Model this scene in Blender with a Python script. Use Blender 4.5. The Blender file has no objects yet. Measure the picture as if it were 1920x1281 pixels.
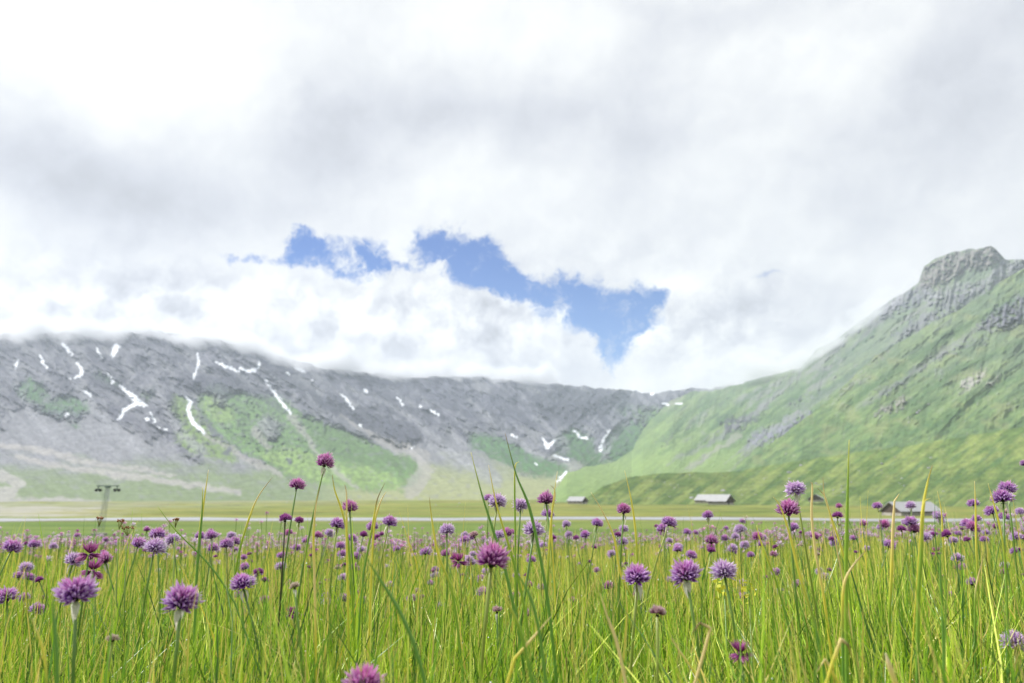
import bpy, math, random
import numpy as np
from mathutils import Vector, Matrix

# ------------------------------------------------------------------ camera, world, sun, exposure
scn = bpy.context.scene
F_PX, CX, CY, HOR = 1493.0, 960.0, 640.5, 925.0
H = 0.50
PITCH = math.atan((HOR - CY) / F_PX)
cd = bpy.data.cameras.new('camera'); cam = bpy.data.objects.new('camera', cd)
scn.collection.objects.link(cam); scn.camera = cam
cam.location = (0, 0, H); cam.rotation_euler = (math.pi/2 + PITCH, 0, 0)
cd.sensor_width = 36; cd.lens = 28; cd.clip_start = 0.02; cd.clip_end = 40000
cd.dof.use_dof = True; cd.dof.focus_distance = 1.15; cd.dof.aperture_fstop = 8.5

SUN_EL, SUN_AZ = math.radians(50), math.radians(-72)     # azimuth from +Y, negative to the left
EXPOSURE = 0.35
sd = bpy.data.lights.new('sun', 'SUN'); so = bpy.data.objects.new('sun', sd); scn.collection.objects.link(so)
sd.energy = 5.0; sd.angle = math.radians(3.0); sd.color = (1.0, 0.96, 0.89)
sdir = Vector((math.sin(SUN_AZ)*math.cos(SUN_EL), math.cos(SUN_AZ)*math.cos(SUN_EL), math.sin(SUN_EL)))
so.rotation_euler = (-sdir).to_track_quat('-Z', 'Y').to_euler(); so.location = (0, 0, 50)
scn.view_settings.view_transform = 'Standard'; scn.view_settings.look = 'None'
scn.view_settings.exposure = EXPOSURE; scn.view_settings.gamma = 1
scn.render.engine = 'CYCLES'
cy = scn.cycles
cy.use_denoising = True; cy.max_bounces = 8; cy.diffuse_bounces = 3; cy.glossy_bounces = 2
cy.transmission_bounces = 3; cy.volume_bounces = 2; cy.transparent_max_bounces = 16
cy.sample_clamp_indirect = 6

def img_dir(px, py):
    """unit direction from the camera through a point of the photograph (1920 x 1281)"""
    c, s = math.cos(PITCH), math.sin(PITCH)
    a, b = (px - CX)/F_PX, (CY - py)/F_PX
    return Vector((a, c - b*s, s + b*c))
def at(px, py, d):
    v = img_dir(px, py)
    return Vector((0, 0, H)) + v*(d/v.y)

def build_world():
    w = bpy.data.worlds.new("World"); scn.world = w; w.use_nodes = True
    nt = w.node_tree; N = nt.nodes; L = nt.links; N.clear()
    def node(t, **k):
        n = N.new(t)
        for a, b in k.items(): setattr(n, a, b)
        return n
    def put(sock, v):
        if hasattr(v, 'links'): L.new(v, sock)
        else: sock.default_value = v
    def m(op, a, b=0.0, c=0.0, clamp=False):
        n = node('ShaderNodeMath', operation=op, use_clamp=clamp)
        put(n.inputs[0], a); put(n.inputs[1], b)
        if op in ('MULTIPLY_ADD', 'SMOOTH_MIN', 'SMOOTH_MAX'): put(n.inputs[2], c)
        return n.outputs[0]
    def vm(op, a, b=(0, 0, 0), c=(0, 0, 0)):
        n = node('ShaderNodeVectorMath', operation=op)
        put(n.inputs[0], a); put(n.inputs[1], b)
        if op == 'MULTIPLY_ADD': put(n.inputs[2], c)
        return n.outputs['Value' if op in ('DOT_PRODUCT', 'LENGTH') else 'Vector']
    def noise(v, scale, detail, rough=0.55, color=False, lac=2.0):
        n = node('ShaderNodeTexNoise'); n.noise_dimensions = '3D'
        put(n.inputs['Vector'], v); n.inputs['Scale'].default_value = scale
        n.inputs['Detail'].default_value = detail; n.inputs['Roughness'].default_value = rough
        n.inputs['Lacunarity'].default_value = lac
        return n.outputs['Color' if color else 'Fac']
    def smooth(v, lo, hi):
        n = node('ShaderNodeMapRange', interpolation_type='SMOOTHSTEP')
        put(n.inputs['Value'], v); n.inputs['From Min'].default_value = lo; n.inputs['From Max'].default_value = hi
        return n.outputs['Result']
    P = vm('NORMALIZE', node('ShaderNodeTexCoord').outputs['Generated'])
    # billowy domain warp
    wc = noise(P, 7.0, 5, 0.55, True)
    Pw = vm('MULTIPLY_ADD', vm('SUBTRACT', wc, (0.5, 0.5, 0.5)), (0.10, 0.10, 0.085), P)
    wc2 = noise(P, 30.0, 4, 0.6, True)
    Ph = vm('MULTIPLY_ADD', vm('SUBTRACT', wc2, (0.5, 0.5, 0.5)), (0.04, 0.04, 0.032), P)
    def blobs(items, src):
        acc = 0.0
        for (px, py, rx, ry, amp) in items:
            v = img_dir(px, py); Ln = v.length; c = v/Ln
            sx, sz = F_PX*Ln/rx, F_PX*Ln/ry
            s = (sx, min(sx, sz), sz)
            q = vm('MULTIPLY_ADD', src, s, (-c.x*s[0], -c.y*s[1], -c.z*s[2]))
            d = m('MULTIPLY', vm('DOT_PRODUCT', q, q), -1.0)
            acc = m('MULTIPLY_ADD', m('POWER', math.e, d), amp, acc)
        return acc
    hole = blobs([
        (480, 492, 64, 12, .62), (585, 462, 56, 28, .80), (545, 488, 36, 16, .5), (690, 482, 46, 36, .66), (650, 512, 34, 16, .7), (750, 500, 36, 14, .6), (570, 430, 30, 16, .3),
        (840, 462, 66, 34, 1.2), (900, 500, 56, 36, 1.2), (960, 535, 50, 26, .9), (1040, 556, 66, 40, 1.15), (1110, 590, 48, 50, 1.0), (1185, 590, 46, 60, 1.25),
        (1150, 655, 24, 50, .9), (1232, 558, 22, 16, .5), (1310, 30, 60, 40, .12),
        (1440, 520, 50, 12, .32)], Ph)
    n1 = noise(Ph, 20.0, 8, 0.66)
    cov = m('MULTIPLY_ADD', m('MULTIPLY', m('SUBTRACT', n1, 0.5), smooth(hole, 0.0, 0.45)), -2.9, hole)
    alpha = m('SUBTRACT', 1.0, smooth(cov, 0.22, 0.86))
    n5 = noise(Ph, 26.0, 7, 0.68)
    alpha = m('MAXIMUM', alpha, m('MULTIPLY', smooth(n5, 0.52, 0.74), 0.42))
    # cloud brightness: broad greys, then billows lit from the upper left
    br = blobs([
        (260, 90, 330, 130, .16), (60, 60, 200, 110, .05), (120, 290, 220, 80, -.17), (590, 280, 110, 90, -.17), (760, 215, 190, 60, -.11),
        (1120, 240, 230, 90, -.13), (1330, 30, 190, 60, -.10), (1820, 170, 190, 150, -.13), (1500, 330, 190, 80, -.06),
        (330, 390, 250, 60, -.12), (880, 330, 120, 60, .10), (950, 90, 200, 60, .05), (1520, 120, 170, 80, .05),
        (560, 560, 260, 60, .05), (950, 590, 170, 60, .04), (1000, 690, 220, 26, -.08), (500, 655, 110, 26, -.12), (300, 620, 160, 40, -.04),
        (100, 560, 170, 60, .02), (1300, 560, 130, 120, .04), (1640, 560, 150, 60, -.05), (1560, 600, 60, 60, -.06), (1330, 680, 160, 40, .06)], Pw)
    n2 = noise(Pw, 5.5, 5, 0.45)
    off = Vector((-0.010, 0.0, 0.018))
    b1 = noise(Ph, 10.5, 6, 0.52); b2 = noise(vm('ADD', Ph, tuple(off)), 10.5, 6, 0.52)
    relief = m('SUBTRACT', b1, b2)
    bank = blobs([(420, 590, 330, 70, 1.0), (900, 600, 230, 85, 1.0), (1330, 620, 160, 90, .7), (60, 590, 160, 60, .7)], P)
    bankc = m('MINIMUM', bank, 1.0)
    rg = m('MULTIPLY_ADD', bankc, 2.5, 0.30)
    val = m('ADD', m('ADD', m('MULTIPLY_ADD', m('SUBTRACT', n2, 0.5), 0.42, 0.835), m('MULTIPLY', br, 1.15)), m('MULTIPLY', relief, rg))
    sep = node('ShaderNodeSeparateXYZ'); L.new(P, sep.inputs[0])
    # veiled-sun glow; unseen sky above and behind is brightened to light the foreground
    sunglow = m('POWER', m('MAXIMUM', vm('DOT_PRODUCT', P, tuple(sdir)), 0.0), 10.0)
    val = m('MULTIPLY_ADD', sunglow, 0.30, val)
    up = smooth(sep.outputs['Z'], 0.60, 0.95)
    back = smooth(m('MULTIPLY', sep.outputs['Y'], -1.0), -0.2, 0.6)
    val = m('MULTIPLY', val, m('MULTIPLY_ADD', m('MAXIMUM', up, back), 0.15, 1.0))
    below = smooth(sep.outputs['Z'], -0.15, 0.0)
    mixc = node('ShaderNodeMix', data_type='RGBA')
    cr = smooth(val, 0.62, 0.95)
    put(mixc.inputs[0], cr); mixc.inputs[6].default_value = (0.93, 0.96, 1.045, 1); mixc.inputs[7].default_value = (0.985, 1.0, 1.0, 1)
    cl = vm('SCALE', mixc.outputs[2]); cl_n = cl.node; put(cl_n.inputs['Scale'], val)
    sky = node('ShaderNodeTexSky', sky_type='NISHITA'); sky.sun_disc = False
    sky.sun_elevation = SUN_EL; sky.sun_rotation = SUN_AZ; sky.altitude = 1800; sky.air_density = 1.0; sky.dust_density = 0.6; sky.ozone_density = 2.0
    skyc = vm('MULTIPLY', sky.outputs[0], (0.013, 0.056, 0.114))
    lowblue = node('ShaderNodeMix', data_type='RGBA'); put(lowblue.inputs[0], m('SUBTRACT', 1.0, smooth(sep.outputs['Z'], 0.15, 0.32)))
    L.new(skyc, lowblue.inputs[6]); L.new(vm('MULTIPLY', sky.outputs[0], (0.036, 0.082, 0.128)), lowblue.inputs[7]); skyc = lowblue.outputs[2]
    mx = node('ShaderNodeMix', data_type='RGBA')
    put(mx.inputs[0], alpha); L.new(skyc, mx.inputs[6]); L.new(cl, mx.inputs[7])
    bg = node('ShaderNodeBackground'); L.new(mx.outputs[2], bg.inputs['Color']); bg.inputs['Strength'].default_value = 0.86
    out = node('ShaderNodeOutputWorld'); L.new(bg.outputs[0], out.inputs[0])
build_world()

# ------------------------------------------------------------------ helpers
rng = np.random.default_rng(7); random.seed(7)
_perm = np.random.default_rng(3).permutation(512).astype(np.int64)
_perm = np.concatenate([_perm, _perm])
_ang = np.random.default_rng(4).uniform(0, 2*np.pi, 512)
_gx, _gy = np.cos(_ang), np.sin(_ang)
def gn(x, y):
    xi = np.floor(x).astype(np.int64); yi = np.floor(y).astype(np.int64)
    xf, yf = x - xi, y - yi; xi &= 511; yi &= 511
    u = xf*xf*xf*(xf*(xf*6-15)+10); v = yf*yf*yf*(yf*(yf*6-15)+10)
    def g(i, j, dx, dy):
        h = _perm[_perm[(xi+i) & 511] + ((yi+j) & 511)] & 511
        return _gx[h]*dx + _gy[h]*dy
    a = g(0, 0, xf, yf); b = g(1, 0, xf-1, yf); c = g(0, 1, xf, yf-1); d = g(1, 1, xf-1, yf-1)
    return ((a + (b-a)*u) + ((c + (d-c)*u) - (a + (b-a)*u))*v)*1.5
def fbm(x, y, o=5, g=0.5):
    s = 0; a = 1; t = 0
    for i in range(o):
        s = s + a*gn(x + 17.3*i, y - 9.1*i); t += a; a *= g; x = x*2.03; y = y*2.03
    return s/t
def ridged(x, y, o=5, g=0.5):
    s = 0; a = 1; t = 0
    for i in range(o):
        s = s + a*(1 - 2*np.abs(gn(x + 31.7*i, y + 5.1*i))); t += a; a *= g; x = x*2.07; y = y*2.07
    return s/t
def sstep(x, a, b):
    t = np.clip((x-a)/(b-a), 0, 1); return t*t*(3-2*t)

def np_mesh(name, verts, faces, colors=None, smooth=True, mats=()):
    """faces: (n,k) int array or list of lists"""
    me = bpy.data.meshes.new(name)
    verts = np.asarray(verts, dtype=np.float32)
    if isinstance(faces, np.ndarray):
        nf, k = faces.shape
        me.vertices.add(len(verts)); me.vertices.foreach_set('co', verts.ravel())
        me.loops.add(nf*k); me.loops.foreach_set('vertex_index', faces.astype(np.int32).ravel())
        me.polygons.add(nf); me.polygons.foreach_set('loop_start', np.arange(0, nf*k, k, dtype=np.int32))
        me.polygons.foreach_set('use_smooth', np.full(nf, smooth))
        me.update(calc_edges=True)
    else:
        me.from_pydata([tuple(v) for v in verts.tolist()], [], faces)
        me.polygons.foreach_set('use_smooth', np.full(len(me.polygons), smooth)); me.update()
    if colors is not None:
        ca = me.color_attributes.new('Col', 'FLOAT_COLOR', 'POINT')
        c = np.ones((len(verts), 4), dtype=np.float32); c[:, :3] = colors
        ca.data.foreach_set('color', c.ravel())
    for mt in mats: me.materials.append(mt)
    return me
def link(name, me, parent=None, loc=None, rot=None):
    o = bpy.data.objects.new(name, me); scn.collection.objects.link(o)
    if parent: o.parent = parent
    if loc is not None: o.location = loc
    if rot is not None: o.rotation_euler = rot
    return o
def tag(o, label=None, cat=None, group=None, kind=None):
    if label: o['label'] = label
    if cat: o['category'] = cat
    if group: o['group'] = group
    if kind: o['kind'] = kind
    return o
def empty(name, loc, label, cat, group=None, rz=0.0):
    o = bpy.data.objects.new(name, None); scn.collection.objects.link(o)
    o.location = loc; o.rotation_euler = (0, 0, rz); o.empty_display_size = 0.05
    return tag(o, label, cat, group)

def mat_attr(name, rough=0.7, transl=0.0, bump=None, spec=0.3, vary=0.0, vscale=20.0):
    mt = bpy.data.materials.new(name); mt.use_nodes = True
    nt = mt.node_tree; N = nt.nodes; L = nt.links
    b = N['Principled BSDF']; out = N['Material Output']
    a = N.new('ShaderNodeAttribute'); a.attribute_name = 'Col'
    col = a.outputs['Color']
    tc = N.new('ShaderNodeTexCoord')
    if vary:
        n = N.new('ShaderNodeTexNoise'); n.inputs['Scale'].default_value = vscale; n.inputs['Detail'].default_value = 4
        L.new(tc.outputs['Object'], n.inputs['Vector'])
        mr = N.new('ShaderNodeMapRange'); mr.inputs['From Min'].default_value = .25; mr.inputs['From Max'].default_value = .75
        mr.inputs['To Min'].default_value = 1-vary; mr.inputs['To Max'].default_value = 1+vary
        L.new(n.outputs['Fac'], mr.inputs['Value'])
        sc = N.new('ShaderNodeVectorMath'); sc.operation = 'SCALE'
        L.new(col, sc.inputs[0]); L.new(mr.outputs['Result'], sc.inputs['Scale']); col = sc.outputs['Vector']
    L.new(col, b.inputs['Base Color'])
    b.inputs['Roughness'].default_value = rough; b.inputs['Specular IOR Level'].default_value = spec
    if bump:
        n = N.new('ShaderNodeTexNoise'); n.inputs['Scale'].default_value = bump[0]; n.inputs['Detail'].default_value = 6
        L.new(tc.outputs['Object'], n.inputs['Vector'])
        bp = N.new('ShaderNodeBump'); bp.inputs['Distance'].default_value = bump[1]; bp.inputs['Strength'].default_value = bump[2]
        L.new(n.outputs['Fac'], bp.inputs['Height']); L.new(bp.outputs[0], b.inputs['Normal'])
    if transl:
        t = N.new('ShaderNodeBsdfTranslucent'); L.new(col, t.inputs['Color'])
        mx = N.new('ShaderNodeMixShader'); mx.inputs[0].default_value = transl
        L.new(b.outputs[0], mx.inputs[1]); L.new(t.outputs[0], mx.inputs[2]); L.new(mx.outputs[0], out.inputs['Surface'])
    return mt
def mat_plain(name, col, rough=0.7, spec=0.3, metal=0.0, nscale=3.0, namt=0.25, stretch=(1, 1, 1)):
    mt = bpy.data.materials.new(name); mt.use_nodes = True
    nt = mt.node_tree; N = nt.nodes; L = nt.links; b = N['Principled BSDF']
    tc = N.new('ShaderNodeTexCoord'); mp = N.new('ShaderNodeMapping'); mp.inputs['Scale'].default_value = stretch
    n = N.new('ShaderNodeTexNoise'); n.inputs['Scale'].default_value = nscale; n.inputs['Detail'].default_value = 5
    L.new(tc.outputs['Object'], mp.inputs[0]); L.new(mp.outputs[0], n.inputs['Vector'])
    r = N.new('ShaderNodeValToRGB')
    r.color_ramp.elements[0].position = .3; r.color_ramp.elements[1].position = .7
    r.color_ramp.elements[0].color = tuple(c*(1-namt) for c in col)+(1,); r.color_ramp.elements[1].color = tuple(min(1, c*(1+namt)) for c in col)+(1,)
    L.new(n.outputs['Fac'], r.inputs[0]); L.new(r.outputs[0], b.inputs['Base Color'])
    b.inputs['Roughness'].default_value = rough; b.inputs['Specular IOR Level'].default_value = spec; b.inputs['Metallic'].default_value = metal
    return mt

# ------------------------------------------------------------------ ground and valley floor
PLAIN = -6.5
def ground_z(x, y):
    x = np.asarray(x, dtype=float); y = np.asarray(y, dtype=float)
    r = np.hypot(x, np.maximum(y, 0)) if False else y
    z = 0.095 - 0.057*np.clip(y, -3, 30) + 0.028*np.clip(x, 0, 4.5) + 0.008*np.sin(x*2.3+1)*np.sin(y*1.9)
    e = np.clip(y - (10.8 + 0.5*np.sin(x*0.6)), 0, None)
    zz = z - 0.03*e*e
    far = PLAIN + 0.25*fbm(x/40, y/40, 3)*np.clip((np.abs(y)-40)/60, 0, 1)*np.clip(np.abs(y-222)/25-1.1, 0, 1)
    return np.maximum(zz, far)

def build_ground():
    # one sheet round the camera to the horizon: rings dense where the photograph looks
    rad = np.concatenate([np.arange(0.0, 4, 0.12), np.arange(4, 30, 0.35), np.geomspace(30, 90, 30)[:-1], 1/np.linspace(1/90, 1/1200, 190), np.geomspace(1300, 12000, 16)])
    azf = np.radians(np.linspace(-42, 42, 300)); azb = np.radians(np.linspace(42, 318, 70))[1:-1]
    az = np.concatenate([azf, azb])
    R, A = np.meshgrid(rad, az, indexing='ij')
    X, Y = R*np.sin(A), R*np.cos(A)
    Z = ground_z(X, Y)
    n, k = R.shape
    i = np.arange(n*k).reshape(n, k); j = np.roll(i, -1, axis=1)
    f = np.stack([i[:-1], j[:-1], j[1:], i[1:]], -1).reshape(-1, 4)
    # colours: yellow-green pasture in broad mottled belts, gravel beside the river on the left
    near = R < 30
    n1 = fbm(X/70, Y/26, 5); n2 = fbm(X/9+40, Y/9, 4); n3 = fbm(X/300+3, Y/60, 3)
    g1 = np.array([.130, .180, .036]); g2 = np.array([.220, .220, .058]); g3 = np.array([.066, .115, .022])
    t = np.clip(.5 + 1.3*n1 + .5*n3, 0, 1)[..., None]
    C = g1*(1-t) + g2*t
    t3 = np.clip(1.6*fbm(X/50+9, Y/18+4, 4) - .15 + .35*sstep(230-Y, 0, 60), 0, 1)[..., None]
    C = C*(1-t3*.75) + g3*t3*.75
    bands = sstep(fbm(X/160+5, Y/7, 3), -.05, .3)*sstep(Y, 90, 130); C = C*(1-.45*bands[..., None])
    ol = sstep(fbm(X/90+15, Y/11+8, 3), .0, .3)[..., None]*.5; C = C*(1-ol) + np.array([.200, .185, .050])*ol
    C = C*(1 + .30*n2[..., None])
    gn_ = (sstep(-Y, -212, -196)*.55)[..., None]; C = C*(1-gn_) + np.array([.085, .150, .030])*gn_
    # gravel bars
    pxx = CX + F_PX*X/np.maximum(Y, .1)
    gv = sstep(fbm(X/60, Y/9, 4) + .9*(1-sstep(pxx, 60, 430))*sstep(Y, 235, 250)*(1-sstep(Y, 420, 520)) - .55, 0, .25)[..., None]
    C = C*(1-gv*.8) + np.array([.30, .29, .27])*gv*.8
    fr = ((sstep(-X, 60, 260))*(sstep(Y, 300, 500)))[..., None]*np.clip(.5+2*fbm(X/120, Y/20, 4), 0, 1)[..., None]
    C = C*(1-fr*.6) + np.array([.26, .26, .24])*fr*.6
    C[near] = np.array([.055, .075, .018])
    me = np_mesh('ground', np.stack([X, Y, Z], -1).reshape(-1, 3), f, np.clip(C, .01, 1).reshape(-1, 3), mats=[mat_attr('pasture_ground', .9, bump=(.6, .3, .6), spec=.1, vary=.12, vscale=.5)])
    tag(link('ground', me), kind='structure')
build_ground()

def river_line(x): return 222 + 7*math.sin(x/60+1) + 5*math.sin(x/23) + 2*math.sin(x/9) + .018*x*(-1)
def build_river():
    xs = np.linspace(-420, 420, 240)
    def strip(name, half, z, mat, jag, kind='structure'):
        v = []; f = []
        for i, x in enumerate(xs):
            c = river_line(x); h1 = half*(1 + jag*(math.sin(x*.21+1.3)*math.cos(x*.083)+math.sin(x*.031))); h2 = half*(1 + jag*(math.cos(x*.17)*math.sin(x*.047+2)+math.cos(x*.023+1)))
            for s in (-h1, -h1*.5, 0, h2*.5, h2): v.append((x, c+s, z))
        for i in range(len(xs)-1):
            for k in range(4): a = i*5+k; f.append([a, a+5, a+6, a+1])
        return tag(link(name, np_mesh(name, v, f, mats=[mat])), kind=kind)
    strip('gravel_bank', 15, PLAIN+.03, mat_plain('river_gravel', (.20, .205, .15), .9, .2, nscale=.8, namt=.35, stretch=(.15, 1, 1)), .14)
    wm = mat_plain('silty_water', (.26, .27, .30), .5, .5, nscale=.5, namt=.18, stretch=(.1, 1, 1))
    strip('river', 10, PLAIN+.06, wm, .25)
build_river()

# ------------------------------------------------------------------ mountain sheets
def interp(pts, x):
    p = np.array(pts, dtype=float); return np.interp(x, p[:, 0], p[:, 1])
_J = [(0, 0, 0), (6, 3, 1), (-6, -3, 2), (4, -6, 3), (-4, 6, 4), (12, 7, 5), (-12, -7, 6), (9, -8, 7), (-9, 8, 8)]
def in_poly(px, py, poly):
    # a patch that frays into its surroundings: the mean of five differently ragged outlines
    xs = [q[0] for q in poly]; ys = [q[1] for q in poly]
    box = (px > min(xs)-26) & (px < max(xs)+26) & (py > min(ys)-26) & (py < max(ys)+26)
    out = np.zeros(px.shape); bx, by = px[box], py[box]
    if bx.size == 0: return out
    acc = 0
    for dx, dy, k in _J:
        acc = acc + in_poly1(bx + dx + 7*fbm(bx/9+k*7, by/9, 2), by + dy + 5*fbm(bx/9, by/9+k*11, 2), poly)
    out[box] = sstep(acc/9.0 + .45*fbm(bx/7+20, by/5, 3), .15, .85); return out
def in_poly1(px, py, poly):
    inside = np.zeros(px.shape, bool); n = len(poly); j = n-1
    for i in range(n):
        xi, yi = poly[i]; xj, yj = poly[j]
        c = ((yi > py) != (yj > py)) & (px < (xj-xi)*(py-yi)/((yj-yi) if yj != yi else 1e-9) + xi)
        inside ^= c; j = i
    return inside
def stroke(px, py, pts, ws):
    d = np.full(px.shape, 1e9)
    for (x0, y0), (x1, y1), w0, w1 in zip(pts[:-1], pts[1:], ws[:-1], ws[1:]):
        dx, dy = x1-x0, y1-y0; t = np.clip(((px-x0)*dx+(py-y0)*dy)/(dx*dx+dy*dy+1e-9), 0, 1)
        d = np.minimum(d, np.hypot(px-x0-t*dx, py-y0-t*dy) - (w0+(w1-w0)*t))
    return d
def z7(l): return [(1220+a*.4214, 420+b*.4214) for a, b in l]
def z5(l): return [(a*.3646, 600+b*.3646) for a, b in l]

class Sheet:
    def __init__(s, name, x0, x1, step, rows, sky, foot_d, crest_d, q, jag):
        s.px = np.arange(x0, x1+step, step); s.S = interp(sky, s.px); s.S0 = s.S.copy(); s.jag = jag
        s.S = s.S + jag*fbm(s.px/22, s.px*0+3.3, 4, .6)*sstep(s.px, x0, x0+40)
        s.d0 = interp(foot_d, s.px); s.d1 = interp(crest_d, s.px)
        s.F = HOR + (H-PLAIN+.6)*F_PX/s.d0; s.q = q; s.rows = rows; s.name = name
        s.S = np.minimum(s.S, s.F-2)
    def depth(s, px, py):
        S = np.interp(px, s.px, s.S0); F = np.interp(px, s.px, s.F); d0 = np.interp(px, s.px, s.d0); d1 = np.interp(px, s.px, s.d1)
        t = np.clip((F-py)/(F-S), 0, 1); return d0 + (d1-d0)*s.q(t)
    def build(s, relief, paint, mat):
        t = np.linspace(0, 1, s.rows)
        T, PX = np.meshgrid(t, s.px, indexing='ij')
        S, Fo = s.S[None, :], s.F[None, :]
        PY = Fo + (S-Fo)*T
        D = s.d0[None, :] + (s.d1-s.d0)[None, :]*s.q(np.clip((Fo-PY)/(Fo-np.minimum(s.S0[None, :], Fo-2)), 0, 1.1))
        C, rough = paint(PX, PY)
        fade = sstep(T, 0, .06)
        D = D*(1 + relief(PX, PY, rough)*fade)
        a = (PX-CX)/F_PX; b = (CY-PY)/F_PX; c_, s_ = math.cos(PITCH), math.sin(PITCH)
        dy = c_ - b*s_; dz = s_ + b*c_
        X = a/dy*D; Y = D.copy(); Z = H + dz/dy*D
        # far side of the crest falls away behind, so the ridge is a real ridge
        for k, (add, drop) in enumerate([(60, .06), (200, .25), (500, .75), (900, 1.15)]):
            yy = D[-1] + add; zz = Z[-1] - drop*(Z[-1]-PLAIN)
            X = np.vstack([X, (a[-1]/dy[-1]*yy)[None]]); Y = np.vstack([Y, yy[None]]); Z = np.vstack([Z, zz[None]])
            C = np.concatenate([C, C[s.rows-1:s.rows]], 0)
        n, k = X.shape; i = np.arange(n*k).reshape(n, k)
        f = np.stack([i[:-1, :-1], i[:-1, 1:], i[1:, 1:], i[1:, :-1]], -1).reshape(-1, 4)
        me = np_mesh(s.name, np.stack([X, Y, Z], -1).reshape(-1, 3), f, np.clip(C, .01, .95).reshape(-1, 3), mats=[mat])
        return tag(link(s.name, me), kind='structure')

ROCK = np.array([.118, .121, .150]); DARK = np.array([.042, .044, .062]); SCREE = np.array([.172, .176, .196]); PALE = np.array([.27, .26, .255])
GRASS = np.array([.078, .140, .048]); LUSH = np.array([.042, .090, .036]); BRIGHT = np.array([.155, .235, .075]); SNOW = np.array([.68, .71, .77])
DRY = np.array([.195, .205, .100])
def lay(C, m, col):
    m = m[..., None] if m.ndim == 2 else m
    return C*(1-m) + col*m

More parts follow.
